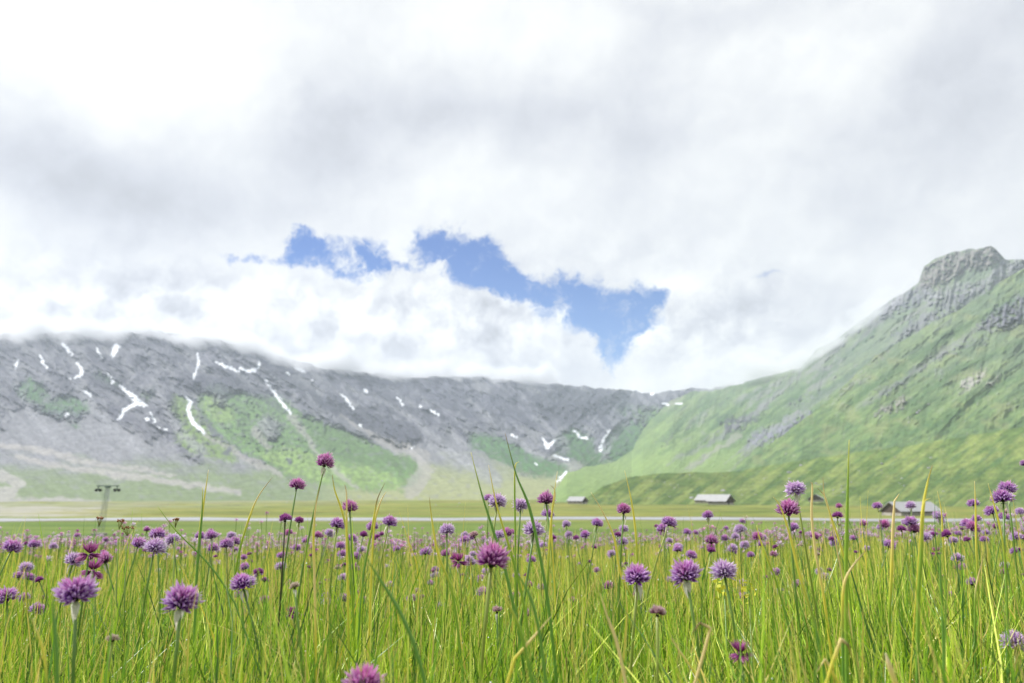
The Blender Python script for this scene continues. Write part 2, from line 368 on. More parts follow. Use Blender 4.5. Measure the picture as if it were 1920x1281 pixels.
def paint_back(PX, PY):
    w1 = fbm(PX/26, PY/26, 4); w2 = fbm(PX/26+50, PY/26+9, 4)
    qx, qy = PX + 13*w1, PY + 9*w2
    u = PX*.80 + PY*.60; v = -PX*.60 + PY*.80          # u runs down the fall line to the right
    streak = fbm(v/7, u/90, 4); mott = fbm(PX/9, PY/7, 4)
    C = np.zeros(PX.shape+(3,)) + ROCK
    nrm = lambda q: (q-q.mean())/q.std()
    rib = nrm(ridged(v/22+5, u/70, 4, .55)); ribb = nrm(ridged(v/70, u/240, 4, .5)); lefty = 1-.55*(1-sstep(PX, 200, 420))
    C = lay(C, sstep(-rib-.5*ribb+1.5*streak, .2, 1.7)*.85, SCREE*.95)
    C = lay(C, sstep(rib+.6*ribb+1.2*mott, .2, 1.7)*.75*lefty, DARK)
    C = lay(C, (1-lefty)*.7+0*rib, SCREE*.72)
    C = lay(C, sstep(fbm(u/40+11, v/5, 4), .15, .4)*.4*(PY < 800), DARK*1.3)
    C = lay(C, sstep(fbm(PX/50, PY/30, 4)+.25*mott, .05, .3)*.5, DARK*1.2)
    rough = np.ones(PX.shape)
    # scree aprons of the left and middle
    ap = sstep(PY + 24*w1 + 75*fbm(v/45+3, u/400, 3), interp([(-400, 760), (150, 770), (300, 800), (420, 850), (560, 870), (700, 800), (830, 800), (1000, 850), (1100, 880), (1500, 900)], PX), interp([(-400, 790), (150, 800), (300, 830), (420, 880), (560, 900), (700, 850), (830, 850), (1000, 880), (1100, 900), (1500, 930)], PX))
    C = lay(C, ap*.85, SCREE*(1+.25*streak[..., None]+.25*mott[..., None])); rough = rough*(1-.75*ap)
    # grass creeping up the foot
    low = sstep(PY + 40*fbm(PX/60, PY/22, 4), 846, 915)
    C = lay(C, low*.80, (GRASS*.75+DRY*.35)); rough *= (1-.5*low)
    lowr = low*sstep(PX, 560, 700)
    C = lay(C, lowr*.75, DRY*1.15+np.array([.02, .02, .02]))
    # pale streaks of gravel on the left foot
    for pts, ws in [([(30, 858), (150, 880), (300, 900), (450, 922)], [3, 6, 6, 4]), ([(-60, 830), (60, 842), (190, 872), (330, 890)], [5, 5, 4, 2]), ([(-80, 890), (0, 892), (40, 908), (20, 925), (-60, 930)], [12, 12, 8, 10, 16]), ([(-60, 942), (120, 938), (200, 943)], [5, 5, 3])]:
        C = lay(C, (1-sstep(stroke(qx, qy, pts, ws), -3, 4))*.8, PALE)
    patches = [
        ([(318, 735), (350, 752), (372, 775), (385, 800), (410, 820), (440, 842), (452, 868), (405, 862), (350, 846), (330, 825), (338, 800), (322, 765)], BRIGHT*.75),
        ([(395, 720), (430, 728), (475, 742), (525, 742), (555, 770), (600, 790), (660, 812), (720, 842), (782, 868), (795, 890), (770, 915), (690, 922), (600, 905), (540, 890), (480, 862), (440, 838), (405, 808), (378, 775), (372, 745)], GRASS*1.15),
        ([(560, 775), (600, 790), (660, 812), (720, 842), (782, 868), (790, 885), (700, 880), (620, 850), (570, 815)], GRASS*.95),
        ([(470, 850), (560, 840), (640, 870), (740, 890), (760, 915), (650, 915), (560, 895)], BRIGHT*.95),  # sunlit stretch of slope, the light painted in as brighter grass
        ([(372, 748), (400, 740), (440, 770), (430, 800), (400, 790)], BRIGHT*.9),
        ([(30, 722), (52, 705), (78, 718), (95, 742), (84, 757), (52, 756), (34, 742)], LUSH*1.2),
        ([(100, 752), (132, 738), (165, 758), (178, 771), (120, 780), (78, 774), (70, 758)], LUSH*1.3),
        ([(122, 790), (145, 786), (162, 793), (140, 799)], LUSH*1.3),
        ([(262, 732), (282, 730), (288, 748), (268, 750)], GRASS),
        ([(165, 700), (185, 698), (225, 716), (240, 730), (215, 730)], LUSH*1.2),
        ([(868, 812), (930, 818), (1000, 850), (1060, 872), (1080, 890), (1000, 892), (940, 868), (890, 842)], LUSH*1.35),
        ([(1040, 820), (1075, 800), (1105, 815), (1120, 850), (1150, 865), (1120, 880), (1080, 868), (1052, 848)], LUSH*1.1),
        ([(1138, 822), (1165, 795), (1200, 790), (1222, 815), (1240, 850), (1200, 880), (1150, 878), (1132, 850)], LUSH*1.15),
        ([(1190, 760), (1240, 765), (1280, 770), (1340, 745), (1420, 760), (1420, 900), (1230, 880), (1205, 810)], GRASS),
        ([(1155, 752), (1175, 750), (1185, 775), (1160, 782)], LUSH),
    ]
    for poly, col in patches:
        mk = in_poly(qx, qy, poly)*np.clip(.95+.9*mott, .35, 1); C = lay(C, mk, col*(1+.45*mott[..., None]+.2*streak[..., None])); rough = rough*(1-.6*mk)
    brk = sstep(fbm(PX/15+7, PY/9, 4), .18, .34)*(PY > 720)*(PX < 900)
    C = lay(C, brk*.35, SCREE)
    for poly, col, k in [
        ([(158, 714), (172, 702), (205, 712), (242, 724), (222, 740), (168, 726)], DARK*1.05, .85),
        ([(330, 718), (360, 706), (402, 704), (452, 732), (430, 748), (392, 742), (340, 732)], DARK*1.3, .8),
        ([(590, 742), (640, 748), (700, 775), (770, 800), (800, 820), (760, 838), (690, 815), (630, 790), (590, 766)], DARK*1.15, .8),
        ([(640, 700), (760, 715), (870, 722), (980, 765), (1050, 800), (1040, 815), (960, 790), (860, 760), (740, 745), (640, 725)], DARK*1.45, .55),
        ([(985, 735), (1060, 727), (1180, 735), (1178, 765), (1120, 782), (1060, 792), (1000, 765)], DARK*.95, .85),
        ([(195, 760), (250, 775), (240, 790), (210, 790)], DARK*1.5, .5),
        ([(70, 765), (130, 770), (175, 772), (150, 785), (90, 783)], DARK*1.6, .6),
        ([(480, 790), (510, 775), (530, 800), (520, 825), (490, 820)], SCREE, .8),
        ([(400, 735), (430, 745), (425, 765), (405, 760)], SCREE, .6)]:
        mk = in_poly(qx, qy, poly)*k; C = lay(C, mk, col*(1+.5*mott[..., None])); rough = np.maximum(rough, mk*1.3)
    # stony gully tracks through the grass
    for pts, ws in [([(385, 812), (420, 835), (470, 865), (530, 890)], [3, 3, 4, 3]), ([(545, 780), (570, 810), (595, 850), (640, 895), (670, 915)], [5, 4, 3, 3, 2]), ([(480, 812), (500, 835)], [8, 4]), ([(640, 780), (720, 830), (790, 850), (800, 880), (770, 920)], [3, 6, 10, 12, 14])]:
        C = lay(C, (1-sstep(stroke(qx, qy, pts, ws), -2, 4))*.65, PALE*.9)
    for (cx_, cy_, r) in [(645, 772, 4), (712, 778, 3), (424, 845, 9), (390, 832, 5), (540, 866, 7)]:
        C = lay(C, (1-sstep(np.hypot(qx-cx_, qy-cy_), r*.5, r))*.8, DARK*1.6)
    for pts, ws, col, k in [
        ([(90, 668), (140, 730), (190, 780), (260, 840)], [2, 4, 7, 12], SCREE*1.25, .6), ([(20, 690), (50, 760), (100, 830)], [3, 5, 9], SCREE*1.2, .5), ([(290, 680), (300, 740), (330, 800), (380, 850)], [3, 5, 6, 9], SCREE*1.2, .6),
        ([(250, 690), (230, 730)], [2, 5], SCREE*1.2, .5), ([(560, 720), (600, 770), (680, 810)], [3, 4, 5], SCREE*1.1, .5), ([(700, 740), (780, 790), (850, 850), (930, 900)], [2, 4, 9, 14], SCREE*1.2, .6), ([(880, 750), (930, 800), (1010, 850), (1080, 880)], [3, 5, 7, 6], SCREE*1.15, .6), ([(1000, 780), (1040, 815), (1060, 840)], [3, 6, 8], SCREE*1.3, .6), ([(1180, 790), (1150, 820), (1130, 860)], [2, 3, 5], SCREE*1.2, .6),
        ([(60, 665), (120, 715), (150, 745)], [4, 5, 2], DARK, .6), ([(170, 655), (200, 690), (250, 735)], [4, 5, 3], DARK*1.1, .6), ([(240, 660), (290, 700), (330, 725)], [5, 5, 3], DARK*1.1, .5), ([(410, 695), (470, 730), (530, 770)], [6, 5, 3], DARK*1.2, .6), ([(520, 690), (570, 730), (620, 760), (700, 800)], [5, 6, 8, 5], DARK*1.1, .6), ([(650, 705), (730, 750), (830, 800)], [5, 7, 4], DARK*1.2, .55), ([(780, 725), (860, 765), (960, 815)], [6, 7, 3], DARK*1.3, .55), ([(930, 735), (1010, 770), (1060, 790)], [6, 8, 4], DARK*1.1, .6), ([(1190, 745), (1215, 775), (1205, 800)], [5, 6, 3], DARK*1.2, .6)]:
        mk = (1-sstep(stroke(qx, qy, pts, ws)+6*mott+3*streak, -4, 6))*k; C = lay(C, mk, col*(1+.4*mott[..., None]))
    # snow patches
    sx, sy = PX + 4*w1 + 4.0*fbm(PX/7, PY/7+3, 3), PY + 4*w2 + 2.5*fbm(PX/6+9, PY/6, 3)
    snow = [
        ([(32, 678), (30, 690)], [2.5, 3]), ([(77, 667), (80, 678), (88, 690)], [2.5, 4.5, 2]), ([(118, 645), (128, 655), (136, 666)], [3, 5, 1.5]),
        ([(143, 680), (153, 692), (152, 702), (141, 710)], [3, 3, 4, 3]), ([(161, 733), (169, 743)], [3.5, 3.5]), ([(129, 711), (130, 712)], [2, 2]),
        ([(180, 652), (190, 671)], [2, 2]), ([(218, 650), (210, 672)], [9, 1.5]), ([(202, 701), (214, 717)], [2.5, 3]),
        ([(226, 725), (240, 736), (252, 748), (262, 757), (276, 760)], [2, 4, 6, 6, 3]), ([(256, 755), (244, 763), (232, 772), (224, 784)], [5, 4, 3.5, 3]), ([(276, 787), (281, 787)], [4, 3]), ([(283, 773), (291, 792)], [1.5, 2.5]), ([(297, 800), (300, 802)], [2, 2]), ([(308, 805), (312, 806)], [2, 2]),
        ([(372, 665), (371, 690), (362, 709)], [4, 2.5, 2.5]), ([(405, 680), (428, 688), (447, 696)], [2, 3.5, 2]), ([(450, 690), (468, 698), (482, 692), (486, 680)], [3, 3.5, 4, 2]),
        ([(496, 711), (508, 726), (517, 740)], [2, 3, 2]), ([(518, 742), (530, 758), (546, 776)], [3, 3.5, 2]), ([(346, 746), (358, 756), (352, 768), (358, 785), (370, 800), (384, 812)], [2, 4, 4, 6, 5, 2]),
        ([(639, 739), (652, 752), (665, 766)], [1.5, 2.5, 1.5]), ([(565, 694), (572, 698)], [2, 2.5]), ([(556, 690), (566, 696)], [2, 2]), ([(538, 699), (543, 702)], [2, 1]), ([(583, 714), (587, 715)], [1.5, 1]), ([(683, 731), (688, 735)], [2, 1.5]), ([(676, 797), (677, 800)], [3, 3]), ([(123, 777), (128, 777)], [3.5, 2]),
        ([(745, 745), (757, 760)], [1, 2.5]), ([(787, 760), (790, 761)], [2.5, 2]), ([(808, 768), (822, 778)], [2, 2.5]), ([(683, 729), (690, 734)], [1.5, 2]), ([(963, 816), (967, 820)], [3, 2]),
        ([(1017, 824), (1028, 838), (1040, 826)], [2.5, 4, 2.5]), ([(1038, 854), (1066, 863)], [2, 3]), ([(1077, 808), (1090, 820), (1101, 822)], [2.5, 4, 3]), ([(1142, 808), (1128, 830), (1127, 845)], [2.5, 2.5, 3]), ([(773, 838), (775, 838)], [2, 1.5]), ([(1003, 868), (1005, 869)], [2.5, 2]),
        ([(1222, 740), (1236, 732)], [2.5, 4]), ([(1243, 756), (1252, 758)], [3, 3]), ([(1262, 758), (1280, 757)], [2, 3]), ([(1045, 905), (1060, 885)], [1.5, 3])]
    for pts, ws in snow:
        C = lay(C, 1-sstep(stroke(sx, sy, pts, [q*.68 for q in ws]) + 2.2*fbm(PX/4, PY/4, 2), -1.0, 1.6), SNOW)
    C = C*(1+.16*mott[..., None]*(C[..., :1] < .8))
    return C, rough

def relief_back(PX, PY, rough):
    u = PX*.80 + PY*.60; v = -PX*.60 + PY*.80
    u2 = PX*.72 - PY*.69; v2 = PX*.69 + PY*.72
    k = sstep(PX, 950, 1150)
    big = ridged(v/70, u/240, 4, .5)*(1-k) + ridged(v2/60, u2/160, 4)*k
    mid = ridged(v/20+5, u/60, 4, .55)
    fine = fbm(PX/7, PY/6, 4, .6)
    return -(.048*big*(.45+.55*rough) + .024*mid*rough + .0032*fine*(.4+rough))

def slope_green(PX, PY, lo, hi):
    u = PX*.80 - PY*.60; v = PX*.60 + PY*.80       # u runs up to the right along the strata
    a = fbm(v/16, u/110, 4); b = fbm(PX/40, PY/24, 4); c = .75*fbm(u/20, v/5, 3) + .45*fbm(PX/6, PY/5, 2)
    t = np.clip(.45+2.1*a+1.1*b, 0, 1)[..., None]
    C = lo*(1-t) + hi*t
    C = lay(C, sstep(fbm(v/9+33, u/40, 4), .12, .4)*.6, LUSH)
    return C*(1+.50*c[..., None]), a, b, c

def paint_right(PX, PY):
    C, a, b, c = slope_green(PX, PY, GRASS*.95, BRIGHT*.78)
    w1 = fbm(PX/20, PY/20, 4); w2 = fbm(PX/20+50, PY/20+9, 4)
    qx, qy = PX + 12*w1, PY + 9*w2
    rough = np.zeros(PX.shape)+.25
    C = lay(C, sstep(-PY, -800, -640)*.30 + .10, SCREE)
    # pasture at the mouth of the cirque, its sunlight painted as yellower grass
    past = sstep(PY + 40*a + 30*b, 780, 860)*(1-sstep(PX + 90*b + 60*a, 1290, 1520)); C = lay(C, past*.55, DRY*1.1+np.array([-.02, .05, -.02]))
    st = sstep(a+.4*c+.5*fbm(PX/60+2, PY/45, 3), .12, .40)*sstep(PX, 1240, 1330)
    C = lay(C, st*.65, SCREE*.9); rough = rough + st*.5
    for poly, col, k in [
        (z7([(1190, 235), (1240, 180), (1300, 135), (1400, 110), (1470, 105), (1510, 80), (1590, 150), (1490, 200), (1400, 205), (1340, 255), (1260, 285), (1170, 310)]), PALE*.62, 1),
        (z7([(780, 560), (870, 490), (960, 420), (1080, 320), (1180, 280), (1260, 285), (1290, 330), (1200, 350), (1080, 400), (960, 450), (860, 530)]), ROCK*1.3, .8),
        (z7([(1560, 170), (1661, 140), (1900, 140), (1661, 230), (1500, 310), (1350, 350), (1250, 370), (1190, 350), (1290, 290), (1480, 250)]), SCREE*1.1, .85),
        (z7([(1180, 420), (1300, 350), (1420, 300), (1430, 340), (1320, 420), (1200, 480), (1100, 520), (1060, 500)]), ROCK, .7),
        (z7([(-60, 745), (60, 730), (120, 740), (140, 800), (60, 830), (-30, 790)]), PALE*.8, .6),
        (z7([(-60, 800), (0, 800), (40, 830), (10, 860), (-60, 850)]), DARK, .8),
        (z7([(40, 960), (90, 930), (120, 925), (90, 970), (50, 1000)]), DARK*1.3, .8),
        (z7([(450, 930), (560, 900), (640, 852), (700, 838), (765, 850), (720, 900), (640, 950), (560, 965), (480, 985), (420, 1002)]), ROCK*1.25, 1),
        (z7([(290, 880), (330, 850), (400, 862), (500, 830), (545, 818), (470, 872), (400, 920), (290, 975), (330, 922), (300, 898)]), DARK*1.2, .9),
        (z7([(280, 800), (340, 780), (360, 790), (300, 815)]), DARK*1.3, .8),
        (z7([(560, 805), (640, 782), (800, 748), (830, 755), (700, 795), (600, 820)]), ROCK*1.1, .8),
        (z7([(600, 720), (630, 700), (640, 715), (600, 740)]), DARK*1.3, .8),
        (z7([(780, 885), (880, 848), (870, 870), (790, 905)]), PALE*.8, .9)]:
        brk = np.clip(.9+2.2*fbm(PX/9+3, PY/7, 3), 0, 1)
        mk = in_poly(qx, qy, poly)*k*brk; C = lay(C, mk, col*(1+.5*c[..., None]+.3*a[..., None])); rough = np.maximum(rough, mk*1.6)
    for pts, ws, col in [([(1745, 590), (1660, 660), (1560, 730), (1470, 790)], [5, 3, 5, 2], SCREE), ([(1690, 560), (1610, 640), (1540, 720)], [6, 3, 2], SCREE), ([(1640, 620), (1560, 690), (1440, 780), (1350, 850)], [2, 4, 3, 1], LUSH), ([(1710, 630), (1600, 700), (1500, 770)], [3, 5, 2], LUSH), ([(1500, 700), (1420, 770), (1330, 830), (1250, 870)], [3, 5, 3, 1], SCREE*.9), ([(1440, 720), (1370, 770), (1290, 850)], [3, 4, 1], LUSH), ([(1330, 745), (1300, 800), (1240, 850)], [3, 3, 1], LUSH*1.1), ([(1380, 820), (1290, 880)], [4, 2], PALE*.8)]:
        C = lay(C, (1-sstep(stroke(qx, qy, pts, ws)+4*c, -3, 5))*.6, col)
    for pts, ws in [([(1224, 739), (1236, 734)], [1, 2]), ([(1245, 757), (1253, 759)], [1.5, 1.5]), ([(1266, 758), (1278, 757)], [1, 1.5])]:
        C = lay(C, 1-sstep(stroke(PX+3*c, PY+2*w1, pts, ws), -1, 1), SNOW)
    return C, rough
def relief_right(PX, PY, rough):
    u = PX*.80 - PY*.60; v = PX*.60 + PY*.80
    big = ridged(v/60, u/260, 4, .5); mid = ridged(PX/26+v/60, u/90, 4, .55); fine = .8*fbm(u/13, v/4.5, 4, .6) + .5*fbm(PX/5, PY/9, 3)
    return -(.028*big + .012*mid*(.35+rough) + .0050*fine*rough + .0010*fine)

def paint_shoulder(PX, PY):
    C, a, b, c = slope_green(PX, PY, GRASS*.92, BRIGHT*.80)
    w1 = fbm(PX/20, PY/20, 4); w2 = fbm(PX/20+50, PY/20+9, 4)
    qx, qy = PX + 12*w1, PY + 8*w2; rough = np.zeros(PX.shape)+.12
    C = lay(C, sstep(-PY, -800, -640)*.20 + .08, SCREE); C = lay(C, sstep(fbm(PX/45+8, PY/30, 4), .05, .35)*.35, DRY)
    st = sstep(a+.5*c, .30, .5)*sstep(PY+30*b, 560, 640)*(1-sstep(PY, 740, 800)); C = lay(C, st*.5, SCREE); rough = rough+st*.5
    for poly, col, k in [
        (z7([(1450, 465), (1480, 410), (1530, 375), (1600, 335), (1700, 300), (1900, 260), (1900, 400), (1661, 440), (1580, 462), (1500, 478)]), ROCK*1.1, 1),
        (z7([(970, 860), (1040, 808), (1155, 755), (1140, 800), (1050, 842), (980, 878)]), PALE*.75, 1),
        (z7([(980, 752), (1050, 730), (1130, 698), (1142, 722), (1060, 752), (985, 768)]), ROCK*1.2, .9),
        (z7([(1150, 650), (1280, 570), (1400, 515), (1540, 508), (1510, 528), (1400, 545), (1300, 592), (1180, 650)]), ROCK*1.2, .75),
        (z7([(1350, 735), (1400, 690), (1470, 650), (1520, 640), (1480, 690), (1420, 735), (1380, 745)]), PALE*1.15, .85),
        (z7([(1470, 730), (1520, 690), (1565, 655), (1550, 690), (1500, 735)]), PALE*1.3, .95),
        (z7([(1230, 655), (1310, 640), (1330, 655), (1260, 680)]), SCREE, .7),
        (z7([(880, 715), (930, 680), (1000, 658), (990, 680), (920, 712)]), PALE*.8, .8),
        (z7([(940, 620), (1020, 590), (1080, 545), (1090, 560), (1040, 600), (960, 635)]), PALE*.8, .6),
        (z7([(1130, 890), (1200, 860), (1320, 825), (1300, 845), (1190, 885)]), LUSH, .8)]:
        brk = np.clip(.8+2.4*fbm(PX/8+3, PY/6, 3), 0, 1)
        mk = in_poly(qx, qy, poly)*k*brk; C = lay(C, mk, col*(1+.5*c[..., None])); rough = np.maximum(rough, mk*1.5)
    for pts, ws, col in [([(1900, 560), (1780, 630), (1640, 720), (1560, 790)], [4, 6, 4, 1], LUSH), ([(1920, 640), (1800, 690), (1700, 760)], [2, 5, 2], LUSH*1.1), ([(1860, 600), (1740, 680), (1620, 760)], [2, 3, 1], SCREE), ([(1920, 700), (1760, 790), (1600, 850)], [3, 5, 2], LUSH*1.2)]:
        C = lay(C, (1-sstep(stroke(qx, qy, pts, ws)+5*c, -3, 6))*.5, col)
    sp = sstep(fbm(PX/5, PY/4, 3)+.5*b, .50, .62)*sstep(PY, 640, 720)
    C = lay(C, sp*.7, PALE*.9)
    return C, rough
def paint_foot(PX, PY):
    C, a, b, c = slope_green(PX, PY, np.array([.070, .116, .028]), np.array([.145, .185, .052]))
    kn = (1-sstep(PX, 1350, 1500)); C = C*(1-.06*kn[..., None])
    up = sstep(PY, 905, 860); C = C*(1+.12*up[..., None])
    sp = sstep(fbm(PX/5, PY/4, 3)+.4*b, .50, .60); C = lay(C, sp*.6, PALE*.8)
    dk = sstep(fbm(PX/8+70, PY/4, 3), .34, .46); C = lay(C, dk*.5, LUSH*.6)
    return C, np.zeros(PX.shape)+.1
def relief_foot(PX, PY, rough):
    u = PX*.86 - PY*.5; v = PX*.5 + PY*.86
    return -(.020*fbm(v/50, u/160, 4) + .006*ridged(v/18, u/55, 3) + .0012*fbm(PX/6, PY/4, 3))

mt_rock = mat_attr('alpine_slope', .92, bump=(.045, 12.0, .5), spec=.1, vary=.14, vscale=.07)
back = Sheet('mountain_range', -520, 1500, 1.3, 300,
    [(-520, 600), (0, 628), (150, 622), (300, 622), (420, 640), (520, 668), (620, 692), (760, 706), (900, 708), (1000, 716), (1050, 721), (1110, 727), (1160, 729), (1180, 733), (1235, 737), (1270, 731), (1330, 728), (1500, 700)],
    [(-520, 560), (0, 640), (500, 720), (1000, 800), (1500, 900)], [(-520, 2100), (0, 2250), (500, 2450), (1000, 3100), (1180, 3400), (1500, 3200)], lambda t: .72*t**.62+.28*t**2.2, 7)
right = Sheet('right_mountain', 1015, 2500, 1.3, 380,
    [(1015, 938), (1045, 915), (1062, 888), (1100, 876), (1150, 866), (1185, 846), (1205, 806), (1232, 776), (1262, 748), (1300, 735), (1350, 730), (1400, 716), (1450, 703), (1500, 690), (1530, 656), (1560, 640), (1600, 612), (1650, 576), (1700, 545), (1722, 528), (1733, 500), (1752, 486), (1790, 471), (1840, 466), (1858, 459), (1884, 487), (1920, 485), (2000, 478), (2500, 380)],
    [(1015, 620), (1200, 640), (2500, 640)], [(1015, 800), (1062, 1250), (1150, 1700), (1230, 2450), (1300, 2650), (1500, 2300), (1700, 2100), (2500, 1900)], lambda t: .7*t**.75+.3*t**2, 5)
shoulder = Sheet('grass_shoulder', 1330, 2500, 1.3, 320,
    [(1330, 915), (1370, 884), (1420, 850), (1470, 814), (1520, 776), (1560, 744), (1600, 706), (1640, 668), (1700, 634), (1750, 604), (1800, 580), (1850, 548), (1880, 526), (1920, 502), (2000, 455), (2500, 260)],
    [(1330, 540), (2500, 560)], [(1330, 900), (1420, 1000), (1520, 1200), (1600, 1350), (1920, 1500), (2500, 1500)], lambda t: .75*t**.85+.25*t**2, 4)
foot = Sheet('foothill', 1085, 2500, 1.5, 130,
    [(1085, 944), (1130, 912), (1180, 895), (1230, 888), (1300, 886), (1370, 885), (1450, 872), (1550, 856), (1700, 836), (1920, 800), (2500, 740)],
    [(1085, 520), (1400, 470), (1920, 420), (2500, 380)], [(1085, 560), (1180, 700), (1400, 800), (1920, 830), (2500, 800)], lambda t: t**.9, 2.5)
back.build(relief_back, paint_back, mt_rock)
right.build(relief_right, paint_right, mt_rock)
shoulder.build(relief_right, paint_shoulder, mt_rock)
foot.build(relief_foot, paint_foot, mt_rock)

# ------------------------------------------------------------------ clouds lying on the crest, and the air
def volume_mat(name, col, dens, aniso):
    mt = bpy.data.materials.new(name); mt.use_nodes = True; nt = mt.node_tree; nt.nodes.clear()
    v = nt.nodes.new('ShaderNodeVolumePrincipled'); o = nt.nodes.new('ShaderNodeOutputMaterial')
    v.inputs['Color'].default_value = col+(1,); v.inputs['Density'].default_value = dens; v.inputs['Anisotropy'].default_value = aniso
    nt.links.new(v.outputs[0], o.inputs['Volume']); return mt
def vapour_mat(name, lower, upper, xfade, dens, xstart=None):
    """cloud whose density frays at its underside (altitude lower(x)) and fades out above; world coordinates in metres"""
    mt = volume_mat(name, (.90, .92, .96), dens, .2)
    nt = mt.node_tree; N = nt.nodes; L = nt.links; v = N['Principled Volume']
    def m(op, *a):
        n = N.new('ShaderNodeMath'); n.operation = op
        for i, q in enumerate(a):
            if hasattr(q, 'links'): L.new(q, n.inputs[i])
            else: n.inputs[i].default_value = q
        return n.outputs[0]
    def ss(q, lo, hi):
        n = N.new('ShaderNodeMapRange'); n.interpolation_type = 'SMOOTHSTEP'; L.new(q, n.inputs['Value'])
        n.inputs['From Min'].default_value = lo; n.inputs['From Max'].default_value = hi; return n.outputs['Result']
    tc = N.new('ShaderNodeTexCoord'); sp = N.new('ShaderNodeSeparateXYZ'); L.new(tc.outputs['Object'], sp.inputs[0])
    X, Z = sp.outputs['X'], sp.outputs['Z']
    n = N.new('ShaderNodeTexNoise'); n.inputs['Scale'].default_value = .007; n.inputs['Detail'].default_value = 5; n.inputs['Roughness'].default_value = .66
    L.new(tc.outputs['Object'], n.inputs['Vector'])
    nz = m('MULTIPLY', m('SUBTRACT', n.outputs['Fac'], .5), 290.0)
    zb = lower(m, X)
    lo = ss(m('ADD', m('SUBTRACT', Z, zb), nz), -24.0, 62.0)
    hi = ss(m('ADD', m('SUBTRACT', m('ADD', zb, upper), Z), nz), 0.0, 70.0)
    d = m('MULTIPLY', m('MULTIPLY', lo, hi), dens)
    if xfade: d = m('MULTIPLY', d, ss(m('SUBTRACT', xfade, m('ADD', X, nz)), -10.0, 40.0))
    if xstart: d = m('MULTIPLY', d, ss(m('SUBTRACT', m('ADD', X, m('MULTIPLY', nz, .4)), xstart), 0.0, 90.0))
    L.new(d, v.inputs['Density']); mt.cycles.volume_step_rate = .06
    return mt
def curtain(pts, below, above, front, behind):
    """closed band of cloud along the crest: pts = (photo x, photo y of the underside, metres away)"""
    v = []; f = []
    for (x, y, d) in pts:
        k = d/F_PX; p = at(x, y, d)
        for dy, dz in ((-front, -below*k), (behind, -below*k), (behind, above*k), (-front, above*k)): v.append((p.x*(d+dy)/d, p.y+dy, p.z+dz))
    n = len(pts)
    for i in range(n-1):
        for k in range(4): a = i*4+k; b = i*4+(k+1) % 4; f.append([a, b, b+4, a+4])
    f.append([0, 3, 2, 1]); e = (n-1)*4; f.append([e, e+1, e+2, e+3])
    return np_mesh('cloud', v, f, smooth=False)
def crest_base(m, X):
    nt = X.node.id_data; r = nt.nodes.new('ShaderNodeValToRGB'); cr = r.color_ramp
    mr = nt.nodes.new('ShaderNodeMapRange'); mr.inputs['From Min'].default_value = -1700; mr.inputs['From Max'].default_value = 400
    nt.links.new(X, mr.inputs['Value']); nt.links.new(mr.outputs['Result'], r.inputs[0])
    st = [(-1700, 392), (-1450, 400), (-1040, 420), (-900, 396), (-750, 374), (-580, 366), (-370, 372), (-120, 392), (83, 402), (215, 440)]
    while len(cr.elements) < len(st): cr.elements.new(.5)
    for e, (x, z) in zip(cr.elements, st): e.position = (x+1700)/2100; g = (z-300)/200; e.color = (g, g, g, 1)
    return m('MULTIPLY_ADD', r.outputs[0], 200.0, 281.0)
def build_crest_cloud():
    base = [(-420, 640), (0, 652), (150, 650), (300, 650), (400, 672), (500, 690), (620, 706), (760, 722), (900, 724), (1000, 730), (1110, 735)]
    pts = []
    for x in np.arange(-420, 1110, 65.0):
        pts.append((x, interp(base, x), float(back.depth(np.array([x]), np.array([back.S0[int((x+520)/1.3)]]))[0])))
    me = curtain(pts, 34, 120, 190, 60)
    me.materials.append(vapour_mat('crest_vapour', crest_base, 95.0, 190.0, .026))
    tag(link('cloud', me), kind='stuff')
    pts = [(1300, 730, 2560), (1360, 722, 2500), (1410, 710, 2400), (1460, 698, 2320), (1500, 684, 2250), (1530, 660, 2200), (1560, 636, 2150), (1600, 606, 2080), (1640, 580, 2060), (1680, 554, 2050), (1724, 526, 2050)]
    me = curtain(pts, 30, 80, 120, 160)
    me.materials.append(vapour_mat('slope_vapour', lambda m, X: m('MAXIMUM', m('ADD', 336.0-814*.84, m('MULTIPLY', X, .84)), m('ADD', 320.0-56, m('MULTIPLY', X, .1))), 50.0, 1062.0, .022, 590.0))
    tag(link('cloud', me), kind='stuff')
build_crest_cloud()
def build_haze():
    import bmesh
    bm = bmesh.new(); bmesh.ops.create_cube(bm, size=1)
    for v in bm.verts: v.co = Vector((v.co.x*9000, -400 if v.co.y < 0 else 4700, (PLAIN-1.5) if v.co.z < 0 else 720))
    me = bpy.data.meshes.new('haze'); bm.to_mesh(me); bm.free()
    me.materials.append(volume_mat('valley_air', (.74, .83, 1.0), .00013, .15))
    tag(link('haze', me), kind='stuff')
build_haze()

